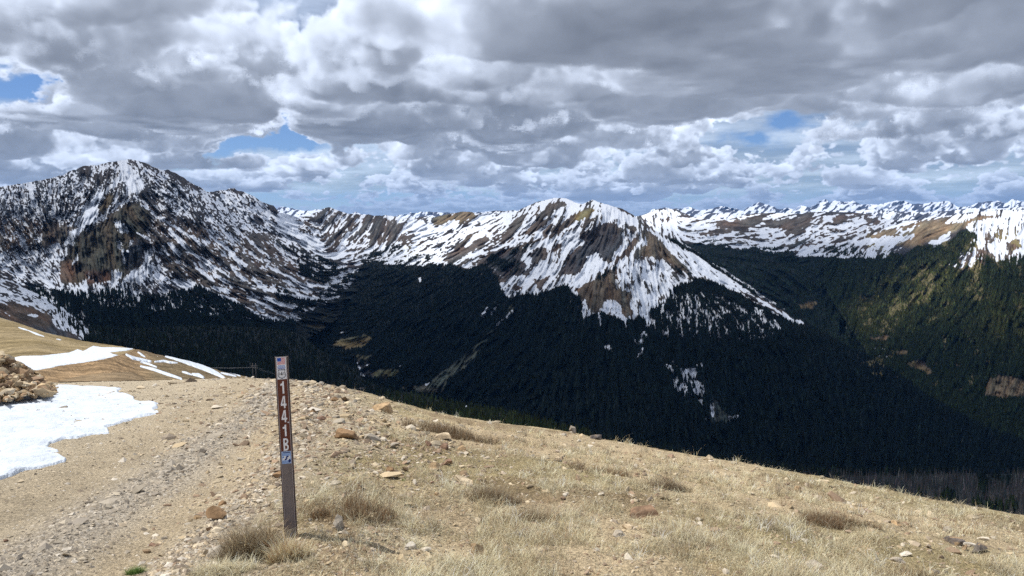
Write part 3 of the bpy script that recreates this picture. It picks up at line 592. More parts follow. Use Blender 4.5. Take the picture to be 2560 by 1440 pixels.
def build_layers():
    def d(*a):return [(a[i],a[i+1],a[i+2]) for i in range(0,len(a),3)]
    layer('far_range',560,2640,L_SKY,[(0,575),(2640,575)],d(600,520,30000,1200,520,30000,1800,500,32000,2600,490,34000,600,580,22000,1200,580,22000,1800,580,22000,2600,580,22000),jamp=3.5,relief=.012,fine=.006,seed=4,back=(.02,.006))
    layer('far_hills',1560,2640,M_SKY,[(0,590),(2640,590)],d(1600,540,16000,2000,530,17000,2600,515,17000,1600,600,11000,2100,600,11000,2600,600,11000),jamp=1.5,relief=.012,fine=.004,seed=5)
    layer('plateau',1560,2640,J_SKY,[(0,1060),(1600,700),(1900,840),(2100,920),(2300,1010),(2640,1100)],
        d(1600,545,8500,1800,545,8000,2030,530,7600,2250,550,8200,2640,560,8500,1620,600,6900,1900,600,6500,2200,600,6300,1700,640,5900,1900,640,5600,2150,640,5200,1800,700,5200,1900,800,4700,2050,800,4200,2100,700,4700,2200,760,4200,2300,800,5200,2050,850,3900,2150,900,3400,2300,950,4200,2450,1000,4000,2600,1090,3800,2640,900,5000,2500,800,5600,2500,650,7000),jamp=1.5,dx=2,dyp=2,relief=.012,fine=.003,seed=6)
    layer('right_hill',2060,2640,J2_SKY,[(0,1200),(2060,720),(2200,930),(2300,1015),(2420,1085),(2640,1190)],
        d(2160,590,6600,2250,560,6200,2400,530,5800,2560,524,5200,2640,524,5000,2060,640,5150,2080,680,4850,2120,640,5080,2150,760,4080,2200,640,4900,2350,620,4700,2500,620,4200,2640,600,4000,2200,720,4450,2350,740,3900,2500,760,3300,2640,760,3100,2200,830,3500,2250,830,3450,2400,900,3000,2560,940,2600,2640,960,2500,2500,1010,2450,2640,1080,2200),jamp=1.5,relief=.012,fine=.003,seed=7)
    layer('valley_head',600,1500,V_SKY,[(600,700),(800,700),(860,740),(900,730),(1040,680),(1200,620),(1500,600)],
        d(600,540,6500,740,545,7200,820,520,7000,900,545,6800,1000,540,6900,1150,532,7000,1280,530,6900,1500,545,7000,700,600,6000,800,600,6200,900,600,6000,1040,600,6000,1100,560,6500,750,640,5300,850,660,5000,900,700,4800,1000,640,5200,1150,600,5600,1300,570,6000,860,740,4600,1500,600,6000,600,700,5200),jamp=2,relief=.012,fine=.004,seed=8)
    layer('second_peak',450,860,P2_SKY,[(400,520),(530,560),(700,680),(800,720),(860,740)],
        d(450,490,5200,530,478,5300,580,472,5400,640,500,5400,700,520,5600,780,545,5900,860,600,5800,560,520,5000,650,580,5000,720,600,5300,800,640,5200,700,660,4900,860,700,4800,500,560,4900),jamp=2,relief=.010,fine=.004,seed=9)
    layer('left_mountain',-60,930,G_SKY,[(-60,860),(0,860),(230,900),(700,880),(760,850),(800,830),(840,800),(870,770),(930,760)],
        d(-60,480,3300,0,465,3300,170,430,3500,330,400,3700,420,425,3900,520,480,4300,600,540,4600,660,580,4700,760,620,4800,870,670,4700,930,740,4500,
          0,600,2900,100,620,3000,200,600,2900,310,510,3050,350,600,2800,250,680,2600,100,700,2700,0,690,2750,400,640,2800,420,720,2600,550,560,3700,500,650,3000,600,700,3000,700,740,3100,640,620,3900,750,680,4000,820,720,4000,800,770,3700,700,800,2900,600,790,2600,450,790,2350,250,790,2200,0,820,2100,300,880,2000,600,860,2250,760,840,3100,-60,700,2800),jamp=2.5,relief=.014,fine=.006,seed=10,back=(.05,.03))
    layer('centre_mountain',740,2650,H_SKY,[(740,900),(800,930),(900,1010),(1000,1060),(1200,1090),(1400,1140),(1700,1180),(2000,1240),(2200,1260),(2400,1270),(2650,1280)],
        d(870,705,4900,950,655,5000,1050,610,5200,1150,570,5400,1230,545,5300,1290,528,4700,1340,510,4400,1390,495,4300,1440,508,4150,1480,500,3900,1560,522,3700,1640,580,3500,1720,625,3400,1800,668,3250,1900,730,3050,2000,802,2850,2130,873,2600,2275,960,2400,2400,1040,2250,2560,1105,2100,2650,1140,2000,
          1100,650,4500,1200,620,4200,1300,580,4100,1380,570,3850,1470,560,3500,1540,600,3300,1620,640,3150,1560,650,3000,1450,650,3250,1350,650,3400,1250,680,3500,1140,680,3900,1000,720,4100,880,760,4000,850,820,3600,1000,800,3400,1120,760,3300,1230,740,3150,1330,740,2950,1440,720,2750,1540,680,2800,1620,700,2900,1720,720,2850,1820,760,2700,1900,800,2600,1960,840,2500,
          820,860,3400,900,880,3000,960,940,2700,1060,970,2600,1060,880,2950,1180,860,2800,1300,830,2600,1420,800,2450,1530,800,2350,1650,800,2500,1750,820,2450,1150,960,2500,1280,930,2350,1400,920,2150,1550,920,2000,1700,920,2100,1850,920,2200,1980,940,2250,2100,1000,2150,2250,1080,2000,
          1100,1040,2450,1250,1040,2200,1400,1050,1950,1600,1050,1750,1750,1050,1850,1900,1080,1900,2050,1130,1820,2250,1170,1750,2450,1190,1720,2640,1200,1700,1500,1160,1650,1900,1200,1650,2300,1260,1550,900,1000,2550,800,920,2900),jamp=1.5,relief=.012,fine=.005,seed=11,back=(.05,.02))
    layer('near_valley_side',-60,2650,F_SKY,[(-60,990),(560,990),(700,1010),(950,1050),(1300,1110),(1600,1180),(2000,1250),(2300,1310),(2650,1370)],
        d(-60,640,1500,0,690,1500,75,726,1600,150,765,1700,240,818,1800,450,815,2100,640,820,2300,745,835,2400,840,900,2100,900,945,1900,1040,988,1600,1250,1032,1350,1500,1090,1250,1900,1162,1200,2330,1178,1250,2650,1182,1200,
          0,800,1100,100,830,1200,230,880,1250,400,880,1500,600,900,1600,750,940,1500,900,990,1400,1100,1040,1150,1300,1070,1000,-60,960,650,300,980,800,600,980,950,800,1000,1050,1400,1130,850,1900,1220,850,2300,1240,950,2650,1270,850,2300,1310,780,2650,1360,650,1900,1260,720),jamp=1.2,relief=.006,fine=.002,seed=12,back=(.08,.06))

R=rasters()
# clearings and rocky openings in the right hand woods, thickest in the painted sun patch
Yg,Xg=np.mgrid[0:RH,0:RW];Xp=Xg/RS+RX0;Yp=Yg/RS+RY0
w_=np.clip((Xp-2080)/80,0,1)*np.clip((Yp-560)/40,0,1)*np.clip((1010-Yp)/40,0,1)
sun_patch=np.exp(-(((Xp-2330)*.87-(Yp-700)*.5)/260)**2-(((Xp-2330)*.5+(Yp-700)*.87)/70)**2)+.7*np.exp(-((Xp-2520)/90)**2-((Yp-800)/60)**2)
n_=fb2(20,301,5,.65);n_=(n_-n_.mean())/n_.std();op_=w_*np.clip((n_-1.25+1.1*np.clip(sun_patch,0,1))*2,0,1)
R['forest']=R['forest']*(1-.65*op_);R['col']=R['col']*(1-op_[...,None])+np.array((.22,.185,.09))*op_[...,None]
R['olive']=np.clip(sun_patch*w_*(.8+.35*n_),0,1)  # lighter olive tree colour painted in as a patch of sunlight
build_layers()
M_LAND=land_material()
def samp(A,PX,PY):return bil(A,(PX-RX0)*RS-.5,(PY-RY0)*RS-.5)
# far ranges get their own cover: mostly snow with rock ribs
def far_cover(PX,PY,seed,cov,cell=5):
    n=fb2(cell*2,seed,4,.7);n=(n-n.mean())/n.std();s=samp(n,PX*1.0+(PY-540)*.9,PY*.75+140)
    return 1/(1+np.exp(-(math.log(cov/(1-cov))*.62+s*.75)*5))
def land_object(L,name,label,far=None,kind='structure'):
    PX,PY=L['PX'],L['PY']
    fo=samp(R['forest'],PX,PY);sn=samp(R['snow'],PX,PY);col=samp(R['col'],PX,PY)
    if far:
        sn=far_cover(PX,PY,*far);col=np.ones(PX.shape+(3,))*np.array((.06,.062,.075))  # far rock tinted bluish, distance haze put into its colour
        fo=fo*0
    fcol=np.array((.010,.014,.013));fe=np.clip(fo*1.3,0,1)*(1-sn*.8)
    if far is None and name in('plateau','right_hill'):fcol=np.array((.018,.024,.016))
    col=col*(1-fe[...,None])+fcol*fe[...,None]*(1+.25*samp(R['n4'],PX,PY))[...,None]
    if far is None:sn=sn*(1-np.clip(fo,0,1)*np.clip(.75-samp(R['cov'],PX,PY),0,1)*1.2)
    V=np.stack([L['X'],L['Y'],L['Z']],-1).reshape(-1,3);nr,nc=PX.shape
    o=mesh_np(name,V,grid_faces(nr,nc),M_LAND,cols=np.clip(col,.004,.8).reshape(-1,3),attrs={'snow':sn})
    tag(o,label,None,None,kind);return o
land_object(LAYERS['far_range'],'mountains','jagged snowy peaks on the horizon',far=(71,.57,3.2))
land_object(LAYERS['far_hills'],'hills','low snowy hills under the horizon peaks',far=(81,.52,3.4))
for k,nm,lb in (('plateau','mountains','long snow streaked plateau above the far dark valley side'),('right_hill','mountains','rounded snowy hill with tan flank above the wooded valley side'),
    ('valley_head','mountains','snowy ridge closing the head of the valley'),('second_peak','mountains','snowy peak with a rock knob behind the big left mountain'),
    ('left_mountain','mountains','big rocky mountain streaked with snow left of the valley'),('centre_mountain','mountains','broad snow streaked mountain in the middle with wooded flanks'),
    ('near_valley_side','terrain','steep wooded valley side just below the pass')):
    land_object(LAYERS[k],nm,lb)
# valley floor and everything beyond as one sheet down below
gx=np.linspace(-40000,60000,90);gy=np.linspace(-3000,60000,80);GX,GY=np.meshgrid(gx,gy)
GZ=np.full(GX.shape,-900.)-(GX**2+GY**2)/2/6.4e6*.3
fl=mesh_np('ground',np.stack([GX,GY,GZ],-1).reshape(-1,3),grid_faces(80,90),mat('valley_ground',(.03,.035,.025),noise=(.002,.3)));tag(fl,'dark wooded valley ground far below',kind='structure')
# ------------------------------------------------------------ conifers
def surf(L,px,py):
    """world point on a relief at a photo position (inside its outline)"""
    i=(px-L['xs'][0])/(L['xs'][1]-L['xs'][0]);st=np.interp(px,L['xs'],L['st']);sb=np.interp(px,L['xs'],L['sb'])
    t=(py-st)/(sb-st);j=t*(L['n']-1)
    ok=(t>0)&(t<1)&(i>0)&(i<len(L['xs'])-1)
    D=bil(L['D'],i,j);ax,az=ray(px,py);return ax*D,D,EYE+az*D,ok
GROUND_SKY=[(-60,778),(0,794),(52,809),(104,828),(156,841),(208,853),(260,860),(305,867),(340,873),(450,895),(560,925),(640,946),(700,948),(760,952),(820,964),(870,972),(930,985),(980,1002),(1040,1018),(1100,1032),(1160,1045),(1220,1055),(1280,1063),(1350,1071),(1430,1082),(1500,1097),(1600,1114),(1680,1130),(1760,1143),(1840,1157),(1920,1170),(2000,1186),(2060,1196),(2130,1209),(2200,1222),(2270,1238),(2340,1252),(2410,1264),(2480,1275),(2560,1290),(2640,1303)]
gsky=curve(GROUND_SKY)
def cones(P,h,r,sides=5,tiers=1,seed=0,lean=.03):
    """merged cone trees -> V,F"""
    rs=np.random.RandomState(seed);n=len(P);Vs=[];Fs=[];off=0
    for t in range(tiers):
        zb=t/tiers*.75;zt=(t+1)/tiers*.75+.25 if t<tiers-1 else 1.0;rr=r*(1-zb*.85)
        a=rs.rand(n,1)*6.28+np.arange(sides)[None]*6.2832/sides;jr=rs.uniform(.7,1.25,(n,sides))
        x=P[:,0:1]+np.cos(a)*rr[:,None]*jr;y=P[:,1:2]+np.sin(a)*rr[:,None]*jr;z=P[:,2:3]+h[:,None]*(zb+rs.uniform(-.03,.05,(n,sides)))
        base=np.stack([x,y,z],-1);top=P+np.stack([rs.normal(0,lean,n)*h,rs.normal(0,lean,n)*h,h*zt],-1)
        V=np.concatenate([base,top[:,None]],1).reshape(-1,3);k=np.arange(sides);o=off+np.arange(n)[:,None]*(sides+1)
        F=np.stack([o+k,o+(k+1)%sides,np.broadcast_to(o+sides,(n,sides))],-1).reshape(-1,3);Vs.append(V);Fs.append(F);off+=n*(sides+1)
    return np.concatenate(Vs),np.concatenate(Fs)
M_CON=mat('conifer_foliage',attr=True,rough=1,spec=.05)
rs=np.random.RandomState(5)
def plant(key,n,x0,x1,y0,y1,h0,h1,seed,bias=None):
    L=LAYERS[key];r=np.random.RandomState(seed)
    px=r.uniform(x0,x1,n);py=r.uniform(y0,y1,n);X,Y,Zc,ok=surf(L,px,py)
    fo=samp(R['forest'],px,py);sn=samp(R['snow'],px,py)*np.clip((samp(R['cov'],px,py)-.12)*5,0,1)
    ok&=r.rand(n)<np.clip(fo*1.1-sn*1.0-.02,0,1)
    # hidden behind nearer land
    if key!='near_valley_side':
        hide=np.interp(px,LAYERS['near_valley_side']['xs'],LAYERS['near_valley_side']['st'])+3;ok&=py<hide
    if key in('plateau','right_hill','valley_head','left_mountain'):
        cm=LAYERS['centre_mountain'];hide=np.where(px>cm['xs'][0],np.interp(px,cm['xs'],cm['st']),1e9)+3;ok&=py<hide
    if key in('plateau',):
        cm=LAYERS['right_hill'];inside=(px>cm['xs'][0])&(py>np.interp(px,cm['xs'],cm['st'])+3)&(py<np.interp(px,cm['xs'],cm['sb']));ok&=~(inside&(surf(cm,px,py)[1]<Y))
    ok&=py<gsky(px)+(48 if key=='near_valley_side' else 20)
    X,Y,Zc,px,py=X[ok],Y[ok],Zc[ok],px[ok],py[ok]
    h=r.uniform(h0,h1,len(X))*(.6+.4*np.clip(samp(R['forest'],px,py),0,1));return np.stack([X,Y,Zc-.3],-1),h,px,py
def tree_cols(n,k,seed,base,var=.42):
    r=np.random.RandomState(seed);c=np.array(base)*np.exp(r.normal(0,var,(n,1)))*(1+r.normal(0,.08,(n,3)));return np.repeat(c,k,0)
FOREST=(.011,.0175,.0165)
def forest(key,label,n,box,h,seed,rad=.2,base=FOREST,olive=None):
    Pt,hh,px,py=plant(key,n,*box,*h,seed)
    far=Pt[:,1];wid=hh*rad*np.random.RandomState(seed+1).uniform(.8,1.3,len(hh))
    V,F=cones(Pt,hh,wid,5,1,seed)
    cc=tree_cols(len(Pt),6,seed,base)
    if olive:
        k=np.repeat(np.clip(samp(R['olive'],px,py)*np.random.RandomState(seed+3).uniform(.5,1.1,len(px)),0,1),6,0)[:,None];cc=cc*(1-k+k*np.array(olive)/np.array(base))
    o=mesh_np('forest',V,F,M_CON,cols=np.clip(cc,.003,.3),smooth=False);tag(o,label,None,None,'stuff');print(key,'trees',len(Pt));return o
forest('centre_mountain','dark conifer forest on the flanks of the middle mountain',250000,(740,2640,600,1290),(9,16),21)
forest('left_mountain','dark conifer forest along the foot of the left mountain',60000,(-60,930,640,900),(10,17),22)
forest('right_hill','green conifer forest on the right valley side',85000,(2060,2640,580,1190),(11,19),23,base=(.024,.036,.019),olive=(.115,.12,.038))  # olive lightens the trees inside the painted sun patch
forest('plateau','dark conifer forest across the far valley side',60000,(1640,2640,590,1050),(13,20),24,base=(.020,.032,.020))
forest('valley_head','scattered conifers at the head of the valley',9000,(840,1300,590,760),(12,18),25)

# near valley side: the nearest trees one by one, the rest as forest
M_TRUNK=mat('spruce_bark',(.06,.045,.035),rough=1);M_DEADT=mat('dead_wood',(.12,.105,.097),rough=1,noise=(.8,.2));M_GREEN=mat('spruce_needles',attr=True,rough=1,spec=.05)
def spruce_mesh(seed,tiers=9,base=(.024,.036,.014)):
    r=np.random.RandomState(seed);Vs=[];Fs=[];Cs=[];off=0
    for t in range(tiers):
        z=.10+.86*t/tiers;R_=.17*(1-t/tiers)**.85+.012;k=9
        for b in range(k):
            a=b*6.283/k+r.uniform(-.3,.3)+t;l=R_*r.uniform(.65,1.25);w=.35*l+.012
            ca,sa=math.cos(a),math.sin(a);zz=z+r.uniform(-.02,.02)
            V=[(0,0,zz+.09),(ca*l*.6-sa*w,sa*l*.6+ca*w,zz+.01),(ca*l,sa*l,zz-.05-.2*l),(ca*l*.6+sa*w,sa*l*.6-ca*w,zz+.01),(ca*l*.5,sa*l*.5,zz-.055)]
            Vs+=V;Fs+=[(off,off+1,off+2),(off,off+2,off+3),(off+1,off+4,off+2),(off+4,off+3,off+2)];Cs+=[np.array(base)*r.uniform(.6,1.5)]*5;off+=5
    Vs+=[(.012,0,.9),(-.006,.01,.9),(-.006,-.01,.9),(0,0,1)];Fs+=[(off,off+1,off+3),(off+1,off+2,off+3),(off+2,off,off+3)];Cs+=[np.array(base)]*4
    return np.array(Vs),np.array(Fs),np.array(Cs)
def trunk_mesh(h=1.0,r0=.016,r1=.003,k=6):
    V=[];F=[]
    for i,(z,r) in enumerate(((-.05,r0*1.2),(h*.3,r0*.8),(h*.98,r1))):
        for j in range(k):V.append((math.cos(j*6.283/k)*r,math.sin(j*6.283/k)*r,z))
    for i in range(2):
        for j in range(k):F.append((i*k+j,i*k+(j+1)%k,(i+1)*k+(j+1)%k,(i+1)*k+j))
    return np.array(V),np.array(F)
def snag_mesh(seed):
    r=np.random.RandomState(seed);Vs=[];Fs=[];off=0
    for b in range(70):
        z=r.uniform(.12,.97);l=(.11*(1-z)+.02)*r.uniform(.4,1.2);a=r.uniform(0,6.28);ca,sa=math.cos(a),math.sin(a);w=.0045
        dz=-l*r.uniform(0,.6)
        V=[(0,0,z+w),(0,0,z-w),(ca*l,sa*l,z+dz),(ca*l*.5-sa*w*2,sa*l*.5+ca*w*2,z+dz*.5),(ca*l*.5+sa*w*2,sa*l*.5-ca*w*2,z+dz*.5)]
        Vs+=V;Fs+=[(off,off+1,off+2),(off,off+3,off+2),(off+1,off+4,off+2)];off+=5
    return np.array(Vs),np.array(Fs)
LN=LAYERS['near_valley_side']
Pt,hh,px,py=plant('near_valley_side',110000,-60,2640,690,1360,9,16,31)
isd=(py>np.interp(px,[1950,2100,2560],[1192,1189,1183])+np.random.RandomState(1).normal(0,2,len(px)))&(px>1960)
green=isd&(fb2(30,5)[np.clip((py*RS).astype(int),0,RH-1),np.clip(((px-RX0)*RS).astype(int),0,RW-1)]>.64)
# thin the dead stand
r=np.random.RandomState(9);keep=(~isd)|(r.rand(len(px))<.5);Pt,hh,px,py,isd,green=[a[keep] for a in (Pt,hh,px,py,isd,green)]
vis=(py-hh/Pt[:,1]*F_PX*.5<gsky(px))
size=hh/Pt[:,1]*vis
order=np.argsort(-size);pick=order[:300];rest=np.setdiff1d(np.arange(len(px)),pick)
print('near side trees',len(px),'picked',len(pick),'min size px',size[pick].min()*740)
prot={}
for kind in ('spruce','snag'):
    prot[kind]=[]
    for s in range(4):
        if kind=='spruce':
            V,F,Cc=spruce_mesh(40+s);cr=mesh_np('crown',V,F,M_GREEN,cols=Cc,smooth=False,link=False)
            V,F=trunk_mesh();tr=mesh_np('trunk',V,F,M_TRUNK,link=False)
        else:
            V,F=snag_mesh(60+s);cr=mesh_np('crown',V,F,M_DEADT,smooth=False,link=False)
            V,F=trunk_mesh(1,.012);tr=mesh_np('trunk',V,F,M_DEADT,link=False)
        prot[kind].append((cr,tr))
for n,i in enumerate(pick):
    kind='snag' if isd[i] and not green[i] else 'spruce'
    if kind=='snag':
        nm='dead_tree'
        if px[i]<2250:g='grey dead spruces low behind the grassy crest';lb='bare grey dead spruce in the thin end of the stand behind the grassy crest'
        elif px[i]<2420:g='grey dead spruces in the middle of the dead stand';lb='bare grey dead spruce in the middle of the dead stand below the crest'
        else:g='grey dead spruces near the edge of the picture';lb='bare grey dead spruce in the dense right end of the dead stand'
    else:
        nm='spruce_tree'
        if px[i]<700:g='spruces below the left shoulder';lb='dark spruce on the slope below the snowy left shoulder'
        elif px[i]<1500:g='spruces in a green row behind the crest';lb='green spruce in the row of tips just behind the grassy crest'
        elif px[i]<2000:g='spruces behind the falling crest';lb='dark spruce just behind the falling grassy crest'
        else:g='living spruces among the dead stand';lb='living green spruce standing among grey dead trees'
    e=empty(nm,Pt[i],(0,0,r.uniform(0,6.28)));s=hh[i];e.scale=(s*1.0,s*1.0,s);tag(e,lb,'tree',g)
    cr,tr=prot[kind][n%4]
    for q in (cr,tr):
        c=q.copy();COLL.objects.link(c);c.parent=e
a=rest[~isd[rest]|green[rest]];kk=((px[a]>940)&(px[a]<1480)&(py[a]>985)).astype(float)[:,None];CC=np.repeat(tree_cols(len(a),1,34,(.013,.019,.014))*(1-kk)+tree_cols(len(a),1,34,(.030,.038,.014))*kk,7,0);V,F=cones(Pt[a],hh[a],hh[a]*.17,6,2,33)  # trees behind the crest coloured lighter, painting them sunlit
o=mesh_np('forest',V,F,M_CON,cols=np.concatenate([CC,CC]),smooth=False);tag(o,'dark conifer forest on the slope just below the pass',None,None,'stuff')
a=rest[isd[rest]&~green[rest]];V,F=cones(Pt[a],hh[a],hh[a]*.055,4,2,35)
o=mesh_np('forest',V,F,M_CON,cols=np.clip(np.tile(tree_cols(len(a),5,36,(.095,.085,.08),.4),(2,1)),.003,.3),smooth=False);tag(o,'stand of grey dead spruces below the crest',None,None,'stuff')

HAZE=1.0e-5

# ------------------------------------------------------------ the pass: near ground, road, banks, snow
CREST=[(-300,990,24),(-60,965,26),(140,958,28),(210,956,29),(350,953,30),(450,950,30),(560,947,29),(640,946,28),(700,948,26),(760,952,24.5),(820,964,23),(870,972,22),(930,985,21.5),(980,1002,21),(1040,1018,20.5),(1100,1032,20.5),(1160,1045,20),(1220,1055,20),(1280,1063,19.5),(1350,1071,19),(1430,1082,18.5),(1500,1097,18),(1600,1114,17.5),(1680,1130,17),(1760,1143,16.5),(1840,1157,16),(1920,1170,15.5),(2000,1186,15),(2060,1196,15),(2130,1209,14.5),(2200,1222,14),(2270,1238,14),(2340,1252,13.5),(2410,1264,13.5),(2480,1275,13),(2560,1290,13),(2700,1315,12.5)]
_c=np.array(CREST,float);_ax,_az=ray(_c[:,0],_c[:,1]);_ph=np.arctan2(_ax,1);_tc=_az*np.cos(_ph);_rc=_c[:,2]/np.cos(_ph)
_ph=np.concatenate([[-math.pi,-2.0,-1.1],_ph,[1.1,2.0,math.pi]]);_tc=np.concatenate([[.02,.02,-.14],_tc,[-.40,-.25,.02]]);_rc=np.concatenate([[60,60,30],_rc,[13,20,60]])
H0_=EYE
def gz(x,y,rough=True):
    ph=np.arctan2(x,y);r=np.hypot(x,y);t=np.interp(ph,_ph,_tc);rc=np.interp(ph,_ph,_rc)
    s=t+2*H0_/rc;k=H0_/rc**2
    rl=np.minimum(r,rc*2.2);z=EYE-H0_+s*rl-k*rl*rl+(r-rl)*(s-2*k*rl)
    if rough:z=z+gnoise(x,y)*np.clip(r/3,0,1)
    return z
def gnoise(x,y):
    """small bumps: soft swells everywhere, lumpier in the grass"""
    g=grassiness(x,y);a=(n3(x*.55+40,y*.55+40,x*0+.5)-.5)*.10+(n3(x*1.7,y*1.7+9,x*0+.2)-.5)*.05
    b=(n3(x*4.3,y*4.3,x*0+.7)-.5)*.06+(n3(x*11,y*11,x*0+.1)-.5)*.022
    yy=np.maximum(y,.3);px,py=to_pix(x,yy,gz0(x,yy));e=(px-road_edge_px(py))/np.maximum(py-820,60)
    rut=np.where(y>1,-.035*np.exp(-((e+.30)/.13)**2)-.035*np.exp(-((e+1.15)/.18)**2)+.03*np.exp(-((e+.68)/.16)**2)+.03*np.exp(-((e-.03)/.08)**2),0)
    return (a+b)*(.25+.75*g)+rut*np.clip(1-y/40,0,1)
ROAD_E=curve([(940,820),(955,800),(975,778),(1000,775),(1040,765),(1080,735),(1130,700),(1180,668),(1220,640),(1260,600),(1300,560),(1350,505),(1400,455),(1440,420),(1600,300),(3000,-900)])
def road_edge_px(py):return ROAD_E(py)
def grassiness(x,y):
    yy=np.maximum(y,.3);zz=gz0(x,y)
    px,py=to_pix(x,yy,zz);g=np.clip((px-road_edge_px(py)+(n3(x*1.3,y*1.3,x*0+3)-.5)*260)/260,0,1)
    return np.where(y<.3,(x>-1.2)*1.0,g)
def gz0(x,y):
    ph=np.arctan2(x,y);r=np.hypot(x,y);t=np.interp(ph,_ph,_tc);rc=np.interp(ph,_ph,_rc);s=t+2*H0_/rc;k=H0_/rc**2;rl=np.minimum(r,rc*2.2)
    return EYE-H0_+s*rl-k*rl*rl+(r-rl)*(s-2*k*rl)
def at(px,py):
    """where the sight line of a photo position meets the near ground"""
    px=np.asarray(px,float);py=np.asarray(py,float);ax,az=ray(px,py);ph=np.arctan2(ax,1);c=np.cos(ph);t=np.interp(ph,_ph,_tc);rc=np.interp(ph,_ph,_rc);s=t+2*H0_/rc;k=H0_/rc**2;T=az*c
    dsc=np.maximum((s-T)**2-4*k*H0_,0);r=((s-T)-np.sqrt(dsc))/(2*k)
    x=np.sin(ph)*r;y=np.cos(ph)*r;return x,y,gz(x,y)
SUNC=None
def ground_colours(x,y):
    g=grassiness(x,y);n=n3(x*.8,y*.8,x*0+11);n_=fb3(x*3,y*3,x*0+2,4);m=n3(x*.35+7,y*.35,x*0+5)
    straw=np.array((.34,.275,.15));soil=np.array((.50,.395,.25));grav=np.array((.48,.405,.29));grey=np.array((.46,.405,.325));oran=np.array((.50,.395,.25));brown=np.array((.16,.105,.06))
    px,py=to_pix(x,np.maximum(y,.3),gz0(x,y))
    # tracks: two packed tan strips and grey gravel between
    e=(px-road_edge_px(py))/np.maximum((py-820),60)   # 0 at the edge, negative across the road
    def band(c,w):return np.exp(-((e-c+(n-.5)*.10)/w)**2)
    road=grav*np.ones(x.shape+(1,));
    def mixc(a,b,k):return a*(1-k[...,None])+b*k[...,None]
    road=mixc(road,oran,np.clip(band(-.28,.20)*1.1,0,1)*.7);road=mixc(road,grey,np.clip(band(-.66,.22)*1.1,0,1));road=mixc(road,grey,np.clip(band(.02,.09),0,1)*.7)
    road=mixc(road,np.array((.44,.36,.245)),np.clip(band(-1.3,.4),0,1)*.8)
    c=mixc(np.ones(x.shape+(1,))*straw,soil,np.clip((m-.45)*4,0,1));c=mixc(c,brown,np.clip((n-.62)*5,0,1)*.5)
    c=mixc(road,c,g);return c*(.78+.44*n_)[...,None]
def polar(ph,rr):
    P_,Rr=np.meshgrid(ph,rr);return np.sin(P_)*Rr,np.cos(P_)*Rr
ph=np.concatenate([np.linspace(-math.pi,-.78,60)[:-1],np.linspace(-.78,.78,620),np.linspace(.78,math.pi,60)[1:]])
rr=np.concatenate([[.02,.3,.8,1.4,2.0],np.geomspace(2.5,60,330),[75,95]])
X,Y=polar(ph,rr);Zg=gz(X,Y);cg=ground_colours(X,Y)
M_GR=mat('soil_and_litter',attr=True,rough=1,spec=.08,noise=(34,.5),bump=(45,1,.05))
V=np.stack([X,Y,Zg],-1).reshape(-1,3)
o=mesh_np('ground',V,grid_faces(*X.shape),M_GR,cols=cg.reshape(-1,3));tag(o,'stony ground and dry turf of the pass',kind='structure')
# gravel road, a sheet just above the ground
PXg,PYg=to_pix(X,np.maximum(Y,.3),Zg);inr=(grassiness(X,Y)<.5)&(Y>1.0)&(X>-26)&(np.hypot(X,Y)<45)
keep=inr[:-1,:-1]&inr[1:,1:]&inr[1:,:-1]&inr[:-1,1:]
idx=np.cumsum(np.ones(X.size,int))-1;f=grid_faces(*X.shape,keep);used=np.unique(f);mp=np.full(X.size,-1);mp[used]=np.arange(len(used))
M_RD=mat('gravel_surface',attr=True,rough=1,spec=.1,noise=(38,.42),bump=(48,1,.05))
o=mesh_np('road',V[used]+np.array((0,0,.005)),mp[f],M_RD,cols=cg.reshape(-1,3)[used]);tag(o,'gravel road running up over the crest',kind='structure')
# ---- hills behind the road crest
D_SKY=Z('6',(-180,110,0,155,150,200,300,255,450,290,600,325,750,345,880,365,965,382,1100,440,1300,520));
C_SKY=[(-60,935),(30,930),(80,925),(130,925)]+Z('6',(400,505,600,480,750,455,850,428,920,405,975,384,1000,385,1100,412,1200,435,1300,458,1400,482,1500,510,1600,545,1700,565,1800,585,1900,600,2100,640))
S.clear();FO.clear();CO.clear()
layer('left_hillside',-60,420,D_SKY,[(-60,960),(100,955),(420,950)],[(-60,780,360),(0,794,340),(150,835,300),(330,868,240),(420,905,200),(-60,860,160),(100,870,130),(250,880,150),(-60,925,70),(100,930,60),(250,905,80),(330,900,100),(420,940,90),(0,905,90)],jamp=1.0,dx=1.6,dyp=1.2,relief=.004,fine=.002,seed=14,back=(.2,.10))
layer('knoll',-60,740,C_SKY,[(-60,1000),(740,1000)],[(-60,930,42),(80,925,42),(230,895,55),(300,885,70),(335,873,95),(450,895,110),(520,915,115),(600,940,110),(700,962,105),(740,970,100),(-60,985,30),(100,975,32),(300,975,34),(500,975,38),(740,1000,50),(200,935,44),(350,930,55),(450,935,62),(300,900,60),(600,960,60)],jamp=1.2,dx=1.6,dyp=1.2,relief=.006,fine=.003,seed=15,back=(.25,.12))
def hill(key,name,label,fn):
    L=LAYERS[key];V=np.stack([L['X'],L['Y'],L['Z']],-1);c=fn(V[...,0],V[...,1],V[...,2],L['PX'],L['PY'])
    o=mesh_np(name,V.reshape(-1,3),grid_faces(*L['X'].shape),M_HL,cols=c.reshape(-1,3));tag(o,label,kind='structure')
M_HL=mat('hill_turf_and_scree',attr=True,rough=1,spec=.08,noise=(.9,.45),bump=(.7,1,1.1))
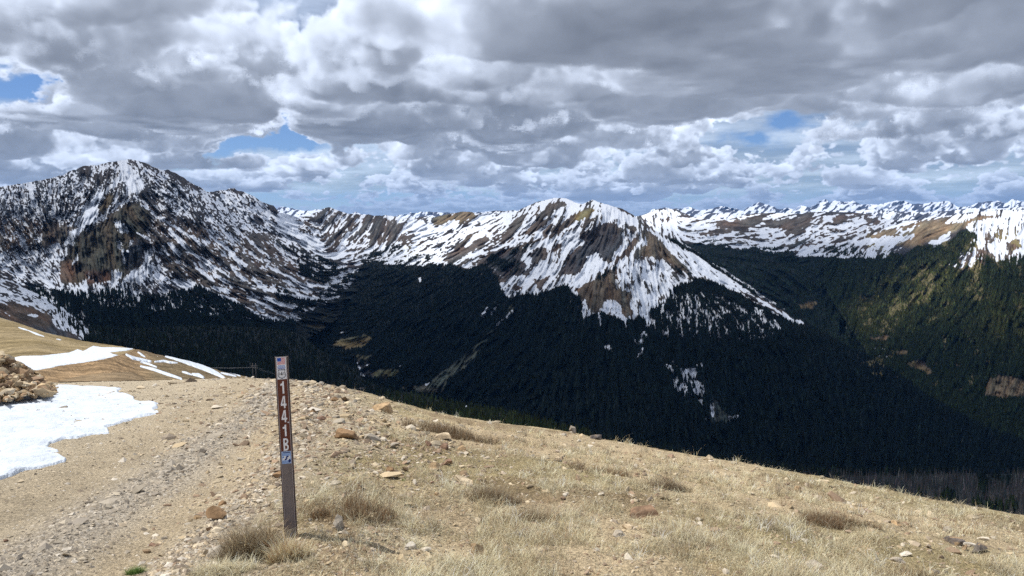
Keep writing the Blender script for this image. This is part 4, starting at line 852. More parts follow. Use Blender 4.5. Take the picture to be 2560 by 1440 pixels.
def cD(x,y,z,px,py):
    n=fb3(x*.03,y*.015,z*.1,5,.6)[...,None];n2_=fb3(x*.25,y*.12,z*.15,4)[...,None];k=np.clip((n-.5)*5+.5,0,1)
    c=np.array((.215,.165,.085))*k+np.array((.30,.235,.135))*(1-k);w=np.clip((py-895)/12,0,1)[...,None];c=c*(1-w)+np.array((.26,.19,.115))*w
    return c*(.45+1.1*n2_)
def cC(x,y,z,px,py):
    n=fb3(x*.12,y*.08,z*.12,5,.6)[...,None];n2_=fb3(x*.8,y*.5,z*.4,4)[...,None];w=np.clip((px-330)/60,0,1)[...,None]
    c=np.array((.30,.205,.115))*(1-w)+np.array((.19,.145,.085))*w;d=np.clip((n-.5)*5+.2,0,1);c=c*(1-d*.4)+np.array((.15,.11,.07))*d*.4
    return c*(.45+1.1*n2_)
hill('left_hillside','hills','grassy tan hillside left of the road',cD)
hill('knoll','hills','brown stony knoll behind the road crest',cC)
# ---- old snow
M_SN=mat('old_snow',(.56,.61,.67),rough=.65,spec=.3,noise=(1.6,.10),bump=(4,.7,.12),sub=0)
def snow_patch(surface,pts,label,cat_group,thick,amp,step=2.0,soft=1.6,wob=3,seed=1,kind='snow patch',uneven=True,nscale=1.0):
    P_=np.array(pts,float);x0,x1=P_[:,0].min()-8,P_[:,0].max()+8;y0,y1=P_[:,1].min()-6,P_[:,1].max()+6
    xs=np.arange(x0,x1,step);ys=np.arange(y0,y1,step*.6);PX,PY=np.meshgrid(xs,ys)
    r=poly_hi(pts,PX+(fb3(PX/14,PY/5,PX*0+seed,3)-.5)*wob*4,PY+(fb3(PX/11,PY/6,PX*0+seed+4,3)-.5)*wob,soft)
    x,y,z=surface(PX,PY)
    nn=fb3(x*nscale,y*nscale,x*0+seed,4)-.5
    h=np.clip(r*2-1,-1,1);hh=np.where(h>0,thick*np.minimum(h*3,1)**.5+amp*nn*h,h*thick*.6-.02*thick)
    keep_=r>.12;kf=keep_[:-1,:-1]|keep_[1:,1:]
    f=grid_faces(*PX.shape,kf);V=np.stack([x,y,z+hh],-1).reshape(-1,3);u=np.unique(f);mp=np.full(len(V),-1);mp[u]=np.arange(len(u))
    o=mesh_np('snow_patch',V[u],mp[f],M_SN);tag(o,label,kind,cat_group);return o
def poly_hi(pts,X,Y,soft):
    P_=np.array(pts,float);ins=np.zeros(X.shape,bool);d=np.full(X.shape,1e9);n=len(P_)
    for i in range(n):
        a=P_[i-1];b=P_[i];ab=b-a
        if b[1]!=a[1]:ins^=((b[1]>Y)!=(a[1]>Y))&(X<(a[0]-b[0])*(Y-b[1])/(a[1]-b[1])+b[0])
        t=np.clip(((X-a[0])*ab[0]+(Y-a[1])*ab[1])/(ab@ab+1e-9),0,1);d=np.minimum(d,np.hypot(X-a[0]-t*ab[0],Y-a[1]-t*ab[1]))
    return np.clip(.5+np.where(ins,d,-d)/(2*soft*3),0,1)
def strip(pts,w):
    """a thin patch: centre line -> outline"""
    P_=np.array(pts,float);d=np.gradient(P_,axis=0);nrm=np.stack([-d[:,1],d[:,0]],-1);nrm/=np.linalg.norm(nrm,axis=1)[:,None]
    k=np.linspace(0,1,len(P_));ww=(w/2*(.25+.75*np.sin(np.pi*np.clip(k*.9+.05,0,1))))[:,None];return [tuple(p) for p in np.concatenate([P_+nrm*ww,(P_-nrm*ww)[::-1]])]
def onroad(px,py):return at(px,py)
def on(key):
    L=LAYERS[key]
    def f(px,py):
        st=np.interp(px,L['xs'],L['st']);X_,Y_,Z_,ok=surf(L,px,np.maximum(py,st+.6));return X_,Y_,Z_
    return f
snow_patch(onroad,[(-60,1212),(0,1199),(40,1184),(62,1178),(110,1168),(162,1155),(164,1150),(150,1140),(118,1131),(148,1130),(146,1126),(114,1118),(128,1108),(155,1098),(190,1096),(235,1087),(272,1084),(274,1079),(262,1072),(300,1060),(330,1052),(338,1046),(380,1040),(398,1034),(384,1025),(394,1019),(388,1014),(397,1010),(360,1006),(340,1003),(334,996),(322,990),(310,985),(292,982),(304,972),(250,968),(205,966),(146,962),(134,974),(150,984),(100,985),(55,986),(32,1000),(-60,1006)],
    'wide bright white snow bank spread across the left side of the gravel road',None,.035,.09,step=1.8,soft=1.0,wob=2.5,seed=3,nscale=2.6)
g='snow strips left on the hills beyond the road'
snow_patch(on('left_hillside'),Z('6',(60,455,160,435,300,432,500,410,560,384,600,398,670,360,740,370,870,372,968,378,900,395,780,405,850,430,750,455,600,480,420,505,230,540,190,520,140,500,90,470)),'large bright snow field between the tan hillside and the brown knoll',g,.12,.25,step=1.4,soft=.6,wob=1.2,seed=4,nscale=.2)
for pts,w,lb,k in (((130,225,170,238,210,250),10,'short thin snow streak high on the tan hillside','left_hillside'),((205,250,260,272,318,292),12,'slanting snow streak on the tan hillside above the boulders','left_hillside'),((318,238,370,252,425,264),9,'narrow snow line near the top edge of the tan hillside','left_hillside'),
    ((0,143,45,138,85,143),14,'small white patch at the top left corner of the hillside','left_hillside'),((405,310,425,313,442,316),7,'tiny snow fleck low on the tan hillside','left_hillside'),
    ((905,422,960,450,1030,465,1092,474),20,'snow streak curving down from the notch beside the knoll','knoll'),((990,405,1020,425,1046,440),11,'small snow tongue just under the notch','knoll'),((1110,476,1180,470,1220,480,1280,483),12,'flat white patch on the brown slope beside the long strip','knoll'),
    ((1010,478,1070,492,1130,514),9,'thin middle snow line on the brown slope','knoll'),((1010,508,1100,530,1200,565,1310,602),15,'long lower snow line ending at the road edge','knoll'),((1190,433,1300,462,1400,495,1500,532,1570,565,1620,596),34,'broadest long snow strip on the brown slope','knoll'),
    ((1380,565,1430,572,1470,592),20,'pointed snow patch just above the road crest','knoll'),((1308,548,1340,556,1382,570),9,'narrow snow sliver above the road crest','knoll'),((1590,553,1640,566,1700,580),12,'snow sliver right of the long strip','knoll'),((1650,553,1690,562,1735,578),8,'faint snow sliver farthest right on the slope','knoll')):
    snow_patch(on(k),strip(Z('6',pts),w/2.88),lb,g,.12,.05,step=1.2,soft=.4,wob=.8,seed=5,nscale=.3)
# ---- rubble bank
B_SKY=[(-60,872),(0,884),(20,893),(35,903),(50,912),(75,922),(90,934),(100,945),(120,955),(140,966),(155,978),(160,990)]
layer('bank',-60,160,B_SKY,[(-60,1006),(20,1002),(60,990),(150,984),(160,992)],[(-60,880,17),(0,886,17),(50,914,17.5),(100,946,18.5),(150,975,19.5),(-60,1000,13.2),(0,998,13.4),(50,988,14),(140,984,16.5),(-60,950,14.5),(40,950,15.5)],jamp=3,dx=1.5,dyp=1.5,relief=.03,fine=.012,seed=16,back=(.08,.05))
L=LAYERS['bank'];V=np.stack([L['X'],L['Y'],L['Z']],-1);x,y,z=V[...,0],V[...,1],V[...,2]
y=y+(fb3(x*1.6,y*1.6,z*3,4)-.5)*.35;z=z+(fb3(x*2+5,y*2,z*3,4)-.5)*.08;V=np.stack([x,y,z],-1);n=fb3(x*2.5,y*2.5,z*3,4)[...,None]
c=np.array((.34,.235,.13))*(.5+n)
M_BK=mat('bank_earth',attr=True,rough=1,spec=.08,noise=(6,.3),bump=(14,.8,.08))
o=mesh_np('ground',V.reshape(-1,3),grid_faces(*L['X'].shape),M_BK,cols=c.reshape(-1,3));tag(o,'crumbling ochre earth bank beside the snow',kind='structure')
# ---- utility line
M_POLE=mat('weathered_pole',(.16,.14,.13),rough=.9);M_WIRE=mat('line_wire',(.35,.35,.36),rough=.5)
def tube(pts,r,k=6):
    pts=[np.array(p,float) for p in pts];V=[];F=[]
    for i,p in enumerate(pts):
        d=pts[min(i+1,len(pts)-1)]-pts[max(i-1,0)];d/=np.linalg.norm(d);u=np.cross(d,(0,0,1));u=u/np.linalg.norm(u) if np.linalg.norm(u)>1e-3 else np.array((1.,0,0));w=np.cross(u,d)
        rr_=r[i] if hasattr(r,'__len__') else r
        for j in range(k):a=j*6.2832/k;V.append(p+rr_*(math.cos(a)*u+math.sin(a)*w))
    for i in range(len(pts)-1):
        for j in range(k):F.append((i*k+j,i*k+(j+1)%k,(i+1)*k+(j+1)%k,(i+1)*k+j))
    n=len(V);V+= [pts[0],pts[-1]];T=[(n,(j+1)%k,j) for j in range(k)]+[(n+1,(len(pts)-1)*k+j,(len(pts)-1)*k+(j+1)%k) for j in range(k)]
    return np.array(V),[np.array(F),np.array(T)]
def pix3(px,py,Y):ax,az=ray(px,py);return np.array((ax*Y,Y,EYE+az*Y))
def join(parts):
    Vs=[];Q=[];T=[];o_=0
    for V,F in parts:
        Vs.append(V)
        for f in F:(Q if f.shape[1]==4 else T).append(f+o_)
        o_+=len(V)
    return np.concatenate(Vs),[np.concatenate(a) for a in (Q,T) if a]
def hframe(px,ptop,pbase,Y,gap,label,rp):
    b=pix3(px,pbase,Y);t=pix3(px,ptop,Y);h=t[2]-b[2];e=empty('utility_pole',b);tag(e,label,'utility pole','two legged poles of the power line')
    for s in (-1,1):
        V,F=tube([(s*gap/2,0,-6),(s*gap/2,0,h)],[rp,rp*.7]);mesh_np('pole',V,F,M_POLE,parent=e)
    V,F=join([tube([(-gap*1.0,0,h*.88),(gap*1.0,0,h*.88)],rp*.6)]);mesh_np('crossarm',V,F,M_POLE,parent=e)
    for s in (-1,0,1):
        V,F=tube([(s*gap*.9,0,h*.88),(s*gap*.9,0,h*.80)],rp*.5);mesh_np('insulator',V,F,M_WIRE,parent=e)
    return b+np.array((0,0,h*.80))
p1=hframe(637,908,958,620,2.6,'nearer two-legged wooden power pole standing behind the road crest',.22)
p2=hframe(905,968,985,900,3.0,'distant two-legged power pole just above the grassy crest',.28)
p0=pix3(380,900,900);p3=pix3(1010,1010,1150)
for s,lb in ((-1,'upper strand of the power line sagging past the marker post'),(0,'middle strand of the power line sagging past the marker post'),(1,'lower strand of the power line sagging past the marker post')):
    pts=[]
    for a,b,sag in ((p0,p1,4),(p1,p2,5),(p2,p3,3)):
        for t in np.linspace(0,1,14)[(1 if len(pts) else 0):]:pts.append(a*(1-t)+b*t+np.array((s*2.4,0,-sag*4*t*(1-t)-s*.15)))
    V,F=tube(pts,.022,4);o=mesh_np('power_wire',V,F,M_WIRE);tag(o,lb,'wire','wires of the power line')

# ------------------------------------------------------------ trail marker post
M_POST=mat('weathered_fibreglass',(.20,.165,.155),rough=.6,spec=.3,noise=(14,.16));M_EDGE=mat('post_edge',(.05,.03,.026),rough=.5,spec=.4)
M_LIP=mat('post_lip',(.42,.36,.36),rough=.45,spec=.5);M_BROWN=mat('brown_vinyl',(.11,.024,.015),rough=.35,spec=.5,noise=(40,.15));M_WHITE=mat('white_vinyl',(.82,.82,.84),rough=.4,spec=.4,noise=(60,.06))
M_RED=mat('red_ink',(.55,.05,.06),rough=.45);M_BLUE=mat('blue_ink',(.03,.10,.45),rough=.45);M_INK=mat('black_ink',(.025,.027,.03),rough=.5);M_PALE=mat('pale_blue_vinyl',(.38,.50,.72),rough=.45,noise=(90,.15));M_NAVY=mat('navy_ink',(.012,.03,.16),rough=.45);M_MID=mat('faded_blue_ink',(.14,.28,.62),rough=.5)
bx,by,bz=[float(v) for v in at(727,1340)]
ax,az=ray(703.5,889);ztop=EYE+az*by;PH=ztop-bz;PW=30.5/F_PX*by*math.hypot(1,.0)*1.02
# lean: the top sits a little left of plumb
lean=math.atan2(ax*by-bx,PH)
post=empty('marker_post',(bx,by,bz),(math.radians(1.5),lean,math.radians(14)))
tag(post,'brown and grey trail marker post reading 144.1B standing at the road edge','sign post')
PH=PH/math.cos(lean)
def prism(poly,y0,y1,name,m,parent,holes=None):
    """flat shape in the post's front plane (x, z) between depths y0 (front) and y1"""
    bm=bmesh.new();vs=[bm.verts.new((x,y0,z)) for x,z in poly]
    f=bm.faces.new(vs);f.normal_update()
    if f.normal.y>0:f.normal_flip()
    r=bmesh.ops.extrude_face_region(bm,geom=[f]);bmesh.ops.translate(bm,verts=[v for v in r['geom'] if isinstance(v,bmesh.types.BMVert)],vec=(0,y1-y0,0))
    bmesh.ops.recalc_face_normals(bm,faces=bm.faces);me=bpy.data.meshes.new(name);bm.to_mesh(me);bm.free();me.materials.append(m)
    o=bpy.data.objects.new(name,me);COLL.objects.link(o);o.parent=parent;return o
def merge(objs,name):
    bm=bmesh.new();ms=[]
    for o in objs:
        if o.data.materials[0] not in ms:ms.append(o.data.materials[0])
        k=len(bm.faces);bm.from_mesh(o.data);bm.faces.ensure_lookup_table()
        for f in bm.faces[k:]:f.material_index=ms.index(o.data.materials[0])
    me=bpy.data.meshes.new(name);bm.to_mesh(me);bm.free()
    for m in ms:me.materials.append(m)
    par=objs[0].parent
    for o in objs:bpy.data.objects.remove(o,do_unlink=True)
    o=bpy.data.objects.new(name,me);COLL.objects.link(o);o.parent=par;return o
import bmesh
hw=PW/2
def rect(x0,x1,z0,z1):return [(x0,z0),(x1,z0),(x1,z1),(x0,z1)]
U=PH/452.0                                     # one photo pixel along the post
def zz(py):return PH-(py-888)*U
# body: a flat web with two folded edges
body=prism(rect(-hw*.86,hw*.86,-.35,PH),0,.004,'post_body',M_POST,post)
for s in (-1,1):
    a=[prism(rect(min(s*hw*.86,s*hw),max(s*hw*.86,s*hw),-.35,PH),-.0035,.012,'edge_rail',M_EDGE,post)]
    prism(rect(min(s*hw*.78,s*hw*.859),max(s*hw*.78,s*hw*.859),-.35,PH-.0005),-.0045,-.0001,'edge_lip',M_LIP,post)
    if s==1:prism(rect(hw*1.001,hw*1.10,-.35,PH-.001),.001,.013,'edge_flange',M_POST,post)
W=hw*.76
plate=prism(rect(-W,W,zz(1121),zz(943)),-.0010,-.0001,'number_plate',M_BROWN,post)
def glyph(ch,cx,z0,z1,w):
    h=z1-z0;X=lambda u:cx+(u-.5)*w;Zf=lambda v:z0+v*h;out=[]
    if ch=='1':P1=[[(.42,0),(.72,0),(.72,1),(.46,1),(.42,.88),(.30,.82),(.08,.80),(.08,.66),(.42,.66)]]
    elif ch=='4':P1=[[(.52,0),(.78,0),(.78,1),(.52,1)],[(-.02,.20),(.52,.20),(.52,.36),(-.02,.36)],[(.78,.20),(.98,.20),(.98,.36),(.78,.36)],[(-.02,.36),(.24,.36),(.52,.86),(.52,1),(.44,1)]]
    elif ch=='B':
        def bowl(cy,ry,rx,th):
            o=[(.52+rx*math.cos(a),cy+ry*math.sin(a)) for a in np.linspace(-math.pi/2,math.pi/2,12)];i=[(.52+(rx-.26)*math.cos(a),cy+(ry-th)*math.sin(a)) for a in np.linspace(math.pi/2,-math.pi/2,12)];return o+i
        P1=[[(.05,0),(.32,0),(.32,1),(.05,1)],bowl(.27,.27,.46,.14),bowl(.755,.245,.42,.14),[(.32,0),(.52,0),(.52,.14),(.32,.14)],[(.32,.40),(.52,.40),(.52,.65),(.32,.65)] if 0 else [(.32,.41),(.52,.41),(.52,.62),(.32,.62)],[(.32,.86),(.52,.86),(.52,1),(.32,1)]]
    return [prism([(X(u),Zf(v)) for u,v in p],-.0018,-.0011,'numeral',M_WHITE,post) for p in P1]
for ch,a,b in (('1',948,978),('4',984,1014),('4',1019,1049),('1',1055,1084),('B',1089,1120)):
    q=merge(glyph(ch,.0015,zz(b),zz(a),W*1.15),'numeral' if ch!='B' else 'letter');tag(q,'white %s on the brown plate'%ch)
prism([(W*.78+.0046*math.cos(t),zz(1050)+.0046*math.sin(t)) for t in np.linspace(0,6.0,12)],-.0018,-.0011,'decimal_point',M_WHITE,post)
# flag sticker
fs=prism(rect(-W*.98,W*.98,zz(943)+.0004,PH-.003),-.0010,-.0001,'emblem_sticker',M_WHITE,post)
fz0,fz1=zz(906.5),zz(890.5);sh=(fz1-fz0)/13
st_=[prism(rect(-W*.80,W*.80,fz0+sh*i,fz0+sh*(i+1)),-.0015,-.0011,'flag_stripe',M_RED,fs) for i in range(0,13,2)]
merge(st_,'flag_stripes');prism(rect(-W*.80,-W*.02,fz0+sh*6,fz1),-.0022,-.0016,'flag_canton',M_BLUE,fs)
r_=random.Random(4);tx=[]
for row,(za,zb) in enumerate(((zz(911.3),zz(908.6)),(zz(914.6),zz(911.9)),(zz(917.5),zz(915.2)))):
    x=-W*(.62 if row==0 else .8)
    while x<W*(.62 if row==0 else .78):
        w=r_.uniform(.05,.11)*W;tx.append(prism(rect(x,x+w,za,zb),-.0014,-.0011,'lettering',M_MID if row<2 else M_BLUE,fs));x+=w+r_.uniform(.02,.07)*W
merge(tx,'lettering')
# forest shield
SH=[(0,1.0),(.35,.90),(.62,1.0),(.92,.86),(.80,.60),(.86,.30),(1.0,-.05),(.98,-.45),(.70,-.72),(.35,-.82),(0,-1.0)]
SH=SH+[(-x,z) for x,z in SH[::-1][1:-1]];cz=zz(930.2);rx=W*.80;rz=(zz(918)-zz(942.5))/2
prism([(x*rx,cz+z*rz) for x,z in SH],-.0014,-.0011,'shield_outline',M_INK,fs);prism([(x*rx*.86,cz+z*rz*.86) for x,z in SH],-.0018,-.0015,'shield_field',M_WHITE,fs)
prism([(x*rx*.76,cz+z*rz*.78) for x,z in SH],-.0020,-.00181,'shield_line',mat('grey_ink',(.25,.27,.30)),fs);prism([(x*rx*.70,cz+z*rz*.72) for x,z in SH],-.0022,-.00201,'shield_centre',M_WHITE,fs)
T=[(-.05,-.34),(.05,-.34),(.05,-.22),(.24,-.22),(.13,.0),(.19,.0),(.10,.22),(.14,.22),(0,.55),(-.14,.22),(-.10,.22),(-.19,.0),(-.13,.0),(-.24,-.22),(-.05,-.22)]
prism([(x*rx,cz+z*rz) for x,z in T],-.0026,-.00221,'shield_tree',M_INK,fs)
def stroke(pts,w):
    P_=np.array(pts,float);d=np.gradient(P_,axis=0);n=np.stack([-d[:,1],d[:,0]],-1);n/=np.linalg.norm(n,axis=1)[:,None]+1e-9;return [tuple(p) for p in np.concatenate([P_+n*w/2,(P_-n*w/2)[::-1]])]
Uc=[(-.60,.30),(-.60,-.02),(-.56,-.14),(-.46,-.18),(-.36,-.14),(-.32,-.02),(-.32,.30)];Sc=[(.60,.24),(.50,.31),(.38,.28),(.33,.18),(.40,.08),(.52,.03),(.60,-.05),(.57,-.16),(.46,-.20),(.34,-.14)]
for nm,c in (('shield_letter',Uc),('shield_letter',Sc)):prism([(x*rx,cz+z*rz) for x,z in stroke(c,.09)],-.0025,-.00221,nm,M_INK,fs)
prism([(.05*rx*math.cos(t)*1.6,cz-.5*rz+.05*rz*math.sin(t)) for t in np.linspace(0,6,8)],-.0025,-.00221,'shield_mark',M_INK,fs)
# lower sticker
ls=prism(rect(-W*.98,W*.98,zz(1153),zz(1122)),-.0010,-.0001,'trail_sticker',M_PALE,post)
prism(rect(-W*.70,W*.80,zz(1126),zz(1124)),-.0014,-.0011,'header_bar',M_NAVY,ls)
tx=[]
for za,zb in ((zz(1129.6),zz(1127.8)),(zz(1132.4),zz(1131)),(zz(1147),zz(1145.6)),(zz(1149.4),zz(1148)),(zz(1151.8),zz(1150.6))):
    x=-W*.85
    while x<W*(.85 if za>zz(1140) else .30):
        w=r_.uniform(.06,.14)*W;tx.append(prism(rect(x,x+w,za,zb),-.0014,-.0011,'lettering',M_MID,ls));x+=w+r_.uniform(.03,.08)*W
merge(tx,'lettering')
prism(rect(-W*.80,W*.70,zz(1143.6),zz(1133.4)),-.0013,-.0011,'picture_field',M_WHITE,ls)
prism(stroke([(x*W,zz(y)) for x,y in ((.45,1134.6),(.12,1135.2),(0,1137),(.05,1139),(-.08,1141.5),(-.35,1142.6))],W*.34),-.0017,-.00135,'swoosh',M_NAVY,ls)
prism([(W*(-.62+.16*math.cos(t)),zz(1136.3)+U*2.2*math.sin(t)) for t in np.linspace(0,6,10)],-.0017,-.00135,'picture_mark',M_MID,ls)
prism([(W*(.62+.26*math.cos(t)),zz(1146.2)+U*4.6*math.sin(t)) for t in np.linspace(0,6.1,14)],-.0017,-.00135,'round_badge',M_NAVY,ls)

# ------------------------------------------------------------ rocks
M_ROCK=mat('rock',attr=True,rough=.95,spec=.12,noise=(16,.30),bump=(22,.75,.02))
def ico(sub):
    bm=bmesh.new();bmesh.ops.create_icosphere(bm,subdivisions=sub,radius=1);V=np.array([v.co[:] for v in bm.verts]);F=np.array([[v.index for v in f.verts] for f in bm.faces]);bm.free();return V,F
ICO={k:ico(k) for k in (1,2,3,4)}
def rock_shape(seed,sub=3,cuts=9,rough=.06,lo=.30,hi=.62):
    r=np.random.RandomState(seed);V,F=ICO[sub];V=V.copy()
    for i in range(cuts):                        # flat broken faces
        n=r.normal(0,1,3);n[2]=abs(n[2])*.8+.05 if r.rand()<.6 else n[2];n/=np.linalg.norm(n);d=r.uniform(lo,hi)
        k=V@n-d;V-=np.where(k>0,k,0)[:,None]*n*.96
    s=V*1.7+seed*.37;V*=(1+(fb3(s[:,0]+30,s[:,1]+30,s[:,2]+30,4)-.5)*rough*3)[:,None]
    return V,F
TN=(.40,.28,.16);BW=(.26,.165,.09);RB=(.23,.145,.10);PL=(.50,.40,.27);GY=(.33,.285,.225);WG=(.52,.47,.39);DG=(.13,.112,.10);OR=(.33,.235,.145);RS_=(.21,.135,.085);PK=(.44,.31,.22)
ROCKS=[(955,1030,54,30,TN,'big domed tan boulder standing on the grassy crest',0,'boulder'),(862,1096,56,20,BW,'flat brown slab with a pointed right end below the boulder',1),(1107,1097,46,16,PL,'pale flat block at the upper edge of the brush',1),
(982,1118,25,20,GY,'grey brown stone beside the tan grass below the boulder',0),(1074,1115,18,10,RB,'small red brown stone left of the reddish block',0),(1112,1122,24,18,RB,'reddish block in the row above the rock cluster',0),(1156,1124,26,15,TN,'tan stone at the right end of the upper row',0),
(975,1173,26,17,BW,'brown wedge stone left of the green moss mat',0),(1014,1170,18,15,OR,'orange brown stone next to the brown wedge',0),(1085,1168,36,18,TN,'broad tan stone at the left of the rock cluster',1),(1120,1162,24,22,RB,'dark reddish upright stone in the rock cluster',0),
(1159,1186,22,17,OR,'orange pointed stone behind the pale slab',0),(1157,1207,58,17,PL,'long pale slab in front of the rock cluster',1),(693,1196,25,19,BW,'brown rock in the gravel left of the post',0),(843,1322,38,38,GY,'upright grey tan block at the foot of the big brown shrub',0),
(1186,1398,38,40,TN,'tan block half sunk in grass near the bottom of the view',0),(1030,1368,36,18,WG,'white grey stone on the bare patch below the shrub',1),(1276,1251,26,16,PK,'pinkish stone between the two grass belts',0),(1610,1283,96,27,RS_,'long rust coloured slab lying in the open grass',2),
(1570,1318,28,16,PL,'pale split stone just below the rust slab',1),(1547,1340,42,14,GY,'flat grey stone sunk below the pale split stone',1),(1395,1151,22,11,PL,'small pale stone in the upper middle grass',1),(1430,1084,20,26,GY,'grey stone standing upright on the crest line',0),
(1490,1102,32,12,DG,'dark flat stone on the crest right of the upright one',1),(1679,1142,17,12,PK,'small pinkish stone near the crest',0),(1771,1153,24,13,PL,'pale tan stone sitting on the crest line',0),(1996,1226,22,20,TN,'tan pyramid stone in the right hand grass',0),
(2060,1203,38,9,PL,'thin pale slab along the right crest',1),(2395,1362,56,24,DG,'dark rounded lichen rock, larger of the right pair',0),(2457,1388,44,26,DG,'black speckled rock, lower of the right pair',0),(2416,1380,13,15,OR,'small orange chip between the two dark rocks',0),
(2428,1370,30,12,WG,'pale slab between the two dark rocks',1),(2272,1394,36,13,WG,'white flat stone near the bottom right',1),(2246,1411,38,14,GY,'grey tan stone below the white flat one',1),(2240,1316,28,11,TN,'tan flat stone with a dark underside at right',1),
(2371,1330,28,13,GY,'grey pale stone above the dark pair',1),(2342,1440,26,12,DG,'dark rock cut by the bottom edge of the view',0),(2040,1421,66,13,GY,'wide grey stone level with the turf near the bottom',1),(545,1308,58,30,BW,'large brown block half under the grass left of the post',0),
(522,1338,26,15,BW,'brown stone in front of the large roadside block',0),(376,1360,22,11,RB,'red brown chip in the roadside stone row',0),(409,1346,24,10,GY,'blue grey flat stone in the roadside row',1),(400,1360,20,11,PL,'cream stone touching the blue grey one',0),
(367,1379,26,15,OR,'ochre stone at the lower end of the roadside row',0),(356,1246,26,7,GY,'flat grey slab at the edge of the gravel band',1),(553,1264,30,12,BW,'brown flat stone above the large roadside block',1),(492,1296,22,12,DG,'dark grey pair stone beside the track',0),
(781,1036,17,11,BW,'small brown stone on the stony shoulder',0),(803,1050,25,15,RB,'dark red brown stone on the stony shoulder',0),(838,1004,22,10,BW,'brown stone near the top of the stony shoulder',0),(12,1356,12,10,RB,'small dark red stone on the gravel at the left edge',0),
(885,1165,18,9,TN,'tan stone in the thin grass right of the post top',1),(1090,1238,20,9,TN,'tan fragment below the pale slab',1),(902,1224,14,10,DG,'dark little stone in the hollow left of the moss mat',0),(1080,1215,11,9,RB,'tiny red stone left of the pale slab end',0)]
def place_rock(px,py,w,h,col,label,flat,i,cat='rock',mirror=False):
    x,y,z=[float(v) for v in at(px,py)]
    sx_=w/F_PX*y*.56;sz_=h/F_PX*y*.72;V,F=rock_shape(300+i,4,17 if flat!=2 else 11,.02,.22,.6)
    V=V/np.abs(V).max(0)
    if flat==1:V[:,2]=np.sign(V[:,2])*np.abs(V[:,2])**.6
    V=V*np.array((sx_,sx_*(.75 if flat else .9),sz_*(.85 if flat else .95)))
    r=np.random.RandomState(i);t=(fb3(V[:,0]*14/max(w,20)*20+i,V[:,1]*20,V[:,2]*30,4)-.5)[:,None]
    c=np.clip(np.array(col)*(1+t*1.1),.02,.8)
    if col==DG:c=np.where(t>.12,np.array(TN)*.9,c)
    o=mesh_np('boulder' if cat=='boulder' else 'rock',V,F,M_ROCK,cols=c,smooth=False)
    # sits into the ground by a quarter of its height
    o.location=(x,y+sx_*.3,z+sz_*.62);o.rotation_euler=(r.uniform(-.15,.15),r.uniform(-.12,.12),r.uniform(-.5,.5));tag(o,label,cat);return o
for i,q in enumerate(ROCKS):
    px,py,w,h,col,lb,fl=q[:7];place_rock(px,py,w,h,col,lb,fl,i,q[7] if len(q)>7 else 'rock')
# boulders of the bank: pixel place on the bank surface
Lb=LAYERS['bank'];rb=np.random.RandomState(12)
BANKR=[(14,905,34,18,'flat ochre boulder at the top of the bank'),(52,925,40,20,'ledge boulder on the upper bank'),(30,950,30,20,'square boulder in the middle of the bank'),(78,944,34,24,'dark brown boulder at the right shoulder of the bank'),(20,978,36,22,'big boulder low on the bank by the picture edge'),
 (62,972,30,20,'tan boulder above the snow edge'),(95,965,34,18,'reddish boulder in the right part of the bank'),(118,972,28,14,'brown boulder near the right foot of the bank'),(84,990,30,13,'low red boulder at the snow edge'),(45,996,28,13,'small dark boulder touching the snow'),(135,981,22,11,'last boulder at the right tip of the bank'),(5,935,26,16,'orange boulder at the left picture edge'),(78,1013,13,6,'lone dark stone lying on the snow bank')]
for i,(px,py,w,h,lb) in enumerate(BANKR):
    x,y,z=[float(v) for v in (at(px,py) if py>1005 else surf(Lb,px,py)[:3])]
    V,F=rock_shape(500+i,3,14,.03);V=V/np.abs(V).max(0)*np.array((w/F_PX*y*.42,w/F_PX*y*.34,h/F_PX*y*.46));t=(fb3(V[:,0]*9+i,V[:,1]*9,V[:,2]*12,4)-.5)[:,None]
    c=np.clip(np.array((TN,BW,TN,RS_)[i%4] if i<12 else DG)*(.9+t),.02,.8);o=mesh_np('boulder',V,F,M_ROCK,cols=c,smooth=False);o.location=(x,y,z);o.rotation_euler=(rb.uniform(-.3,.3),rb.uniform(-.3,.3),rb.uniform(-.8,.8));tag(o,lb,'boulder')
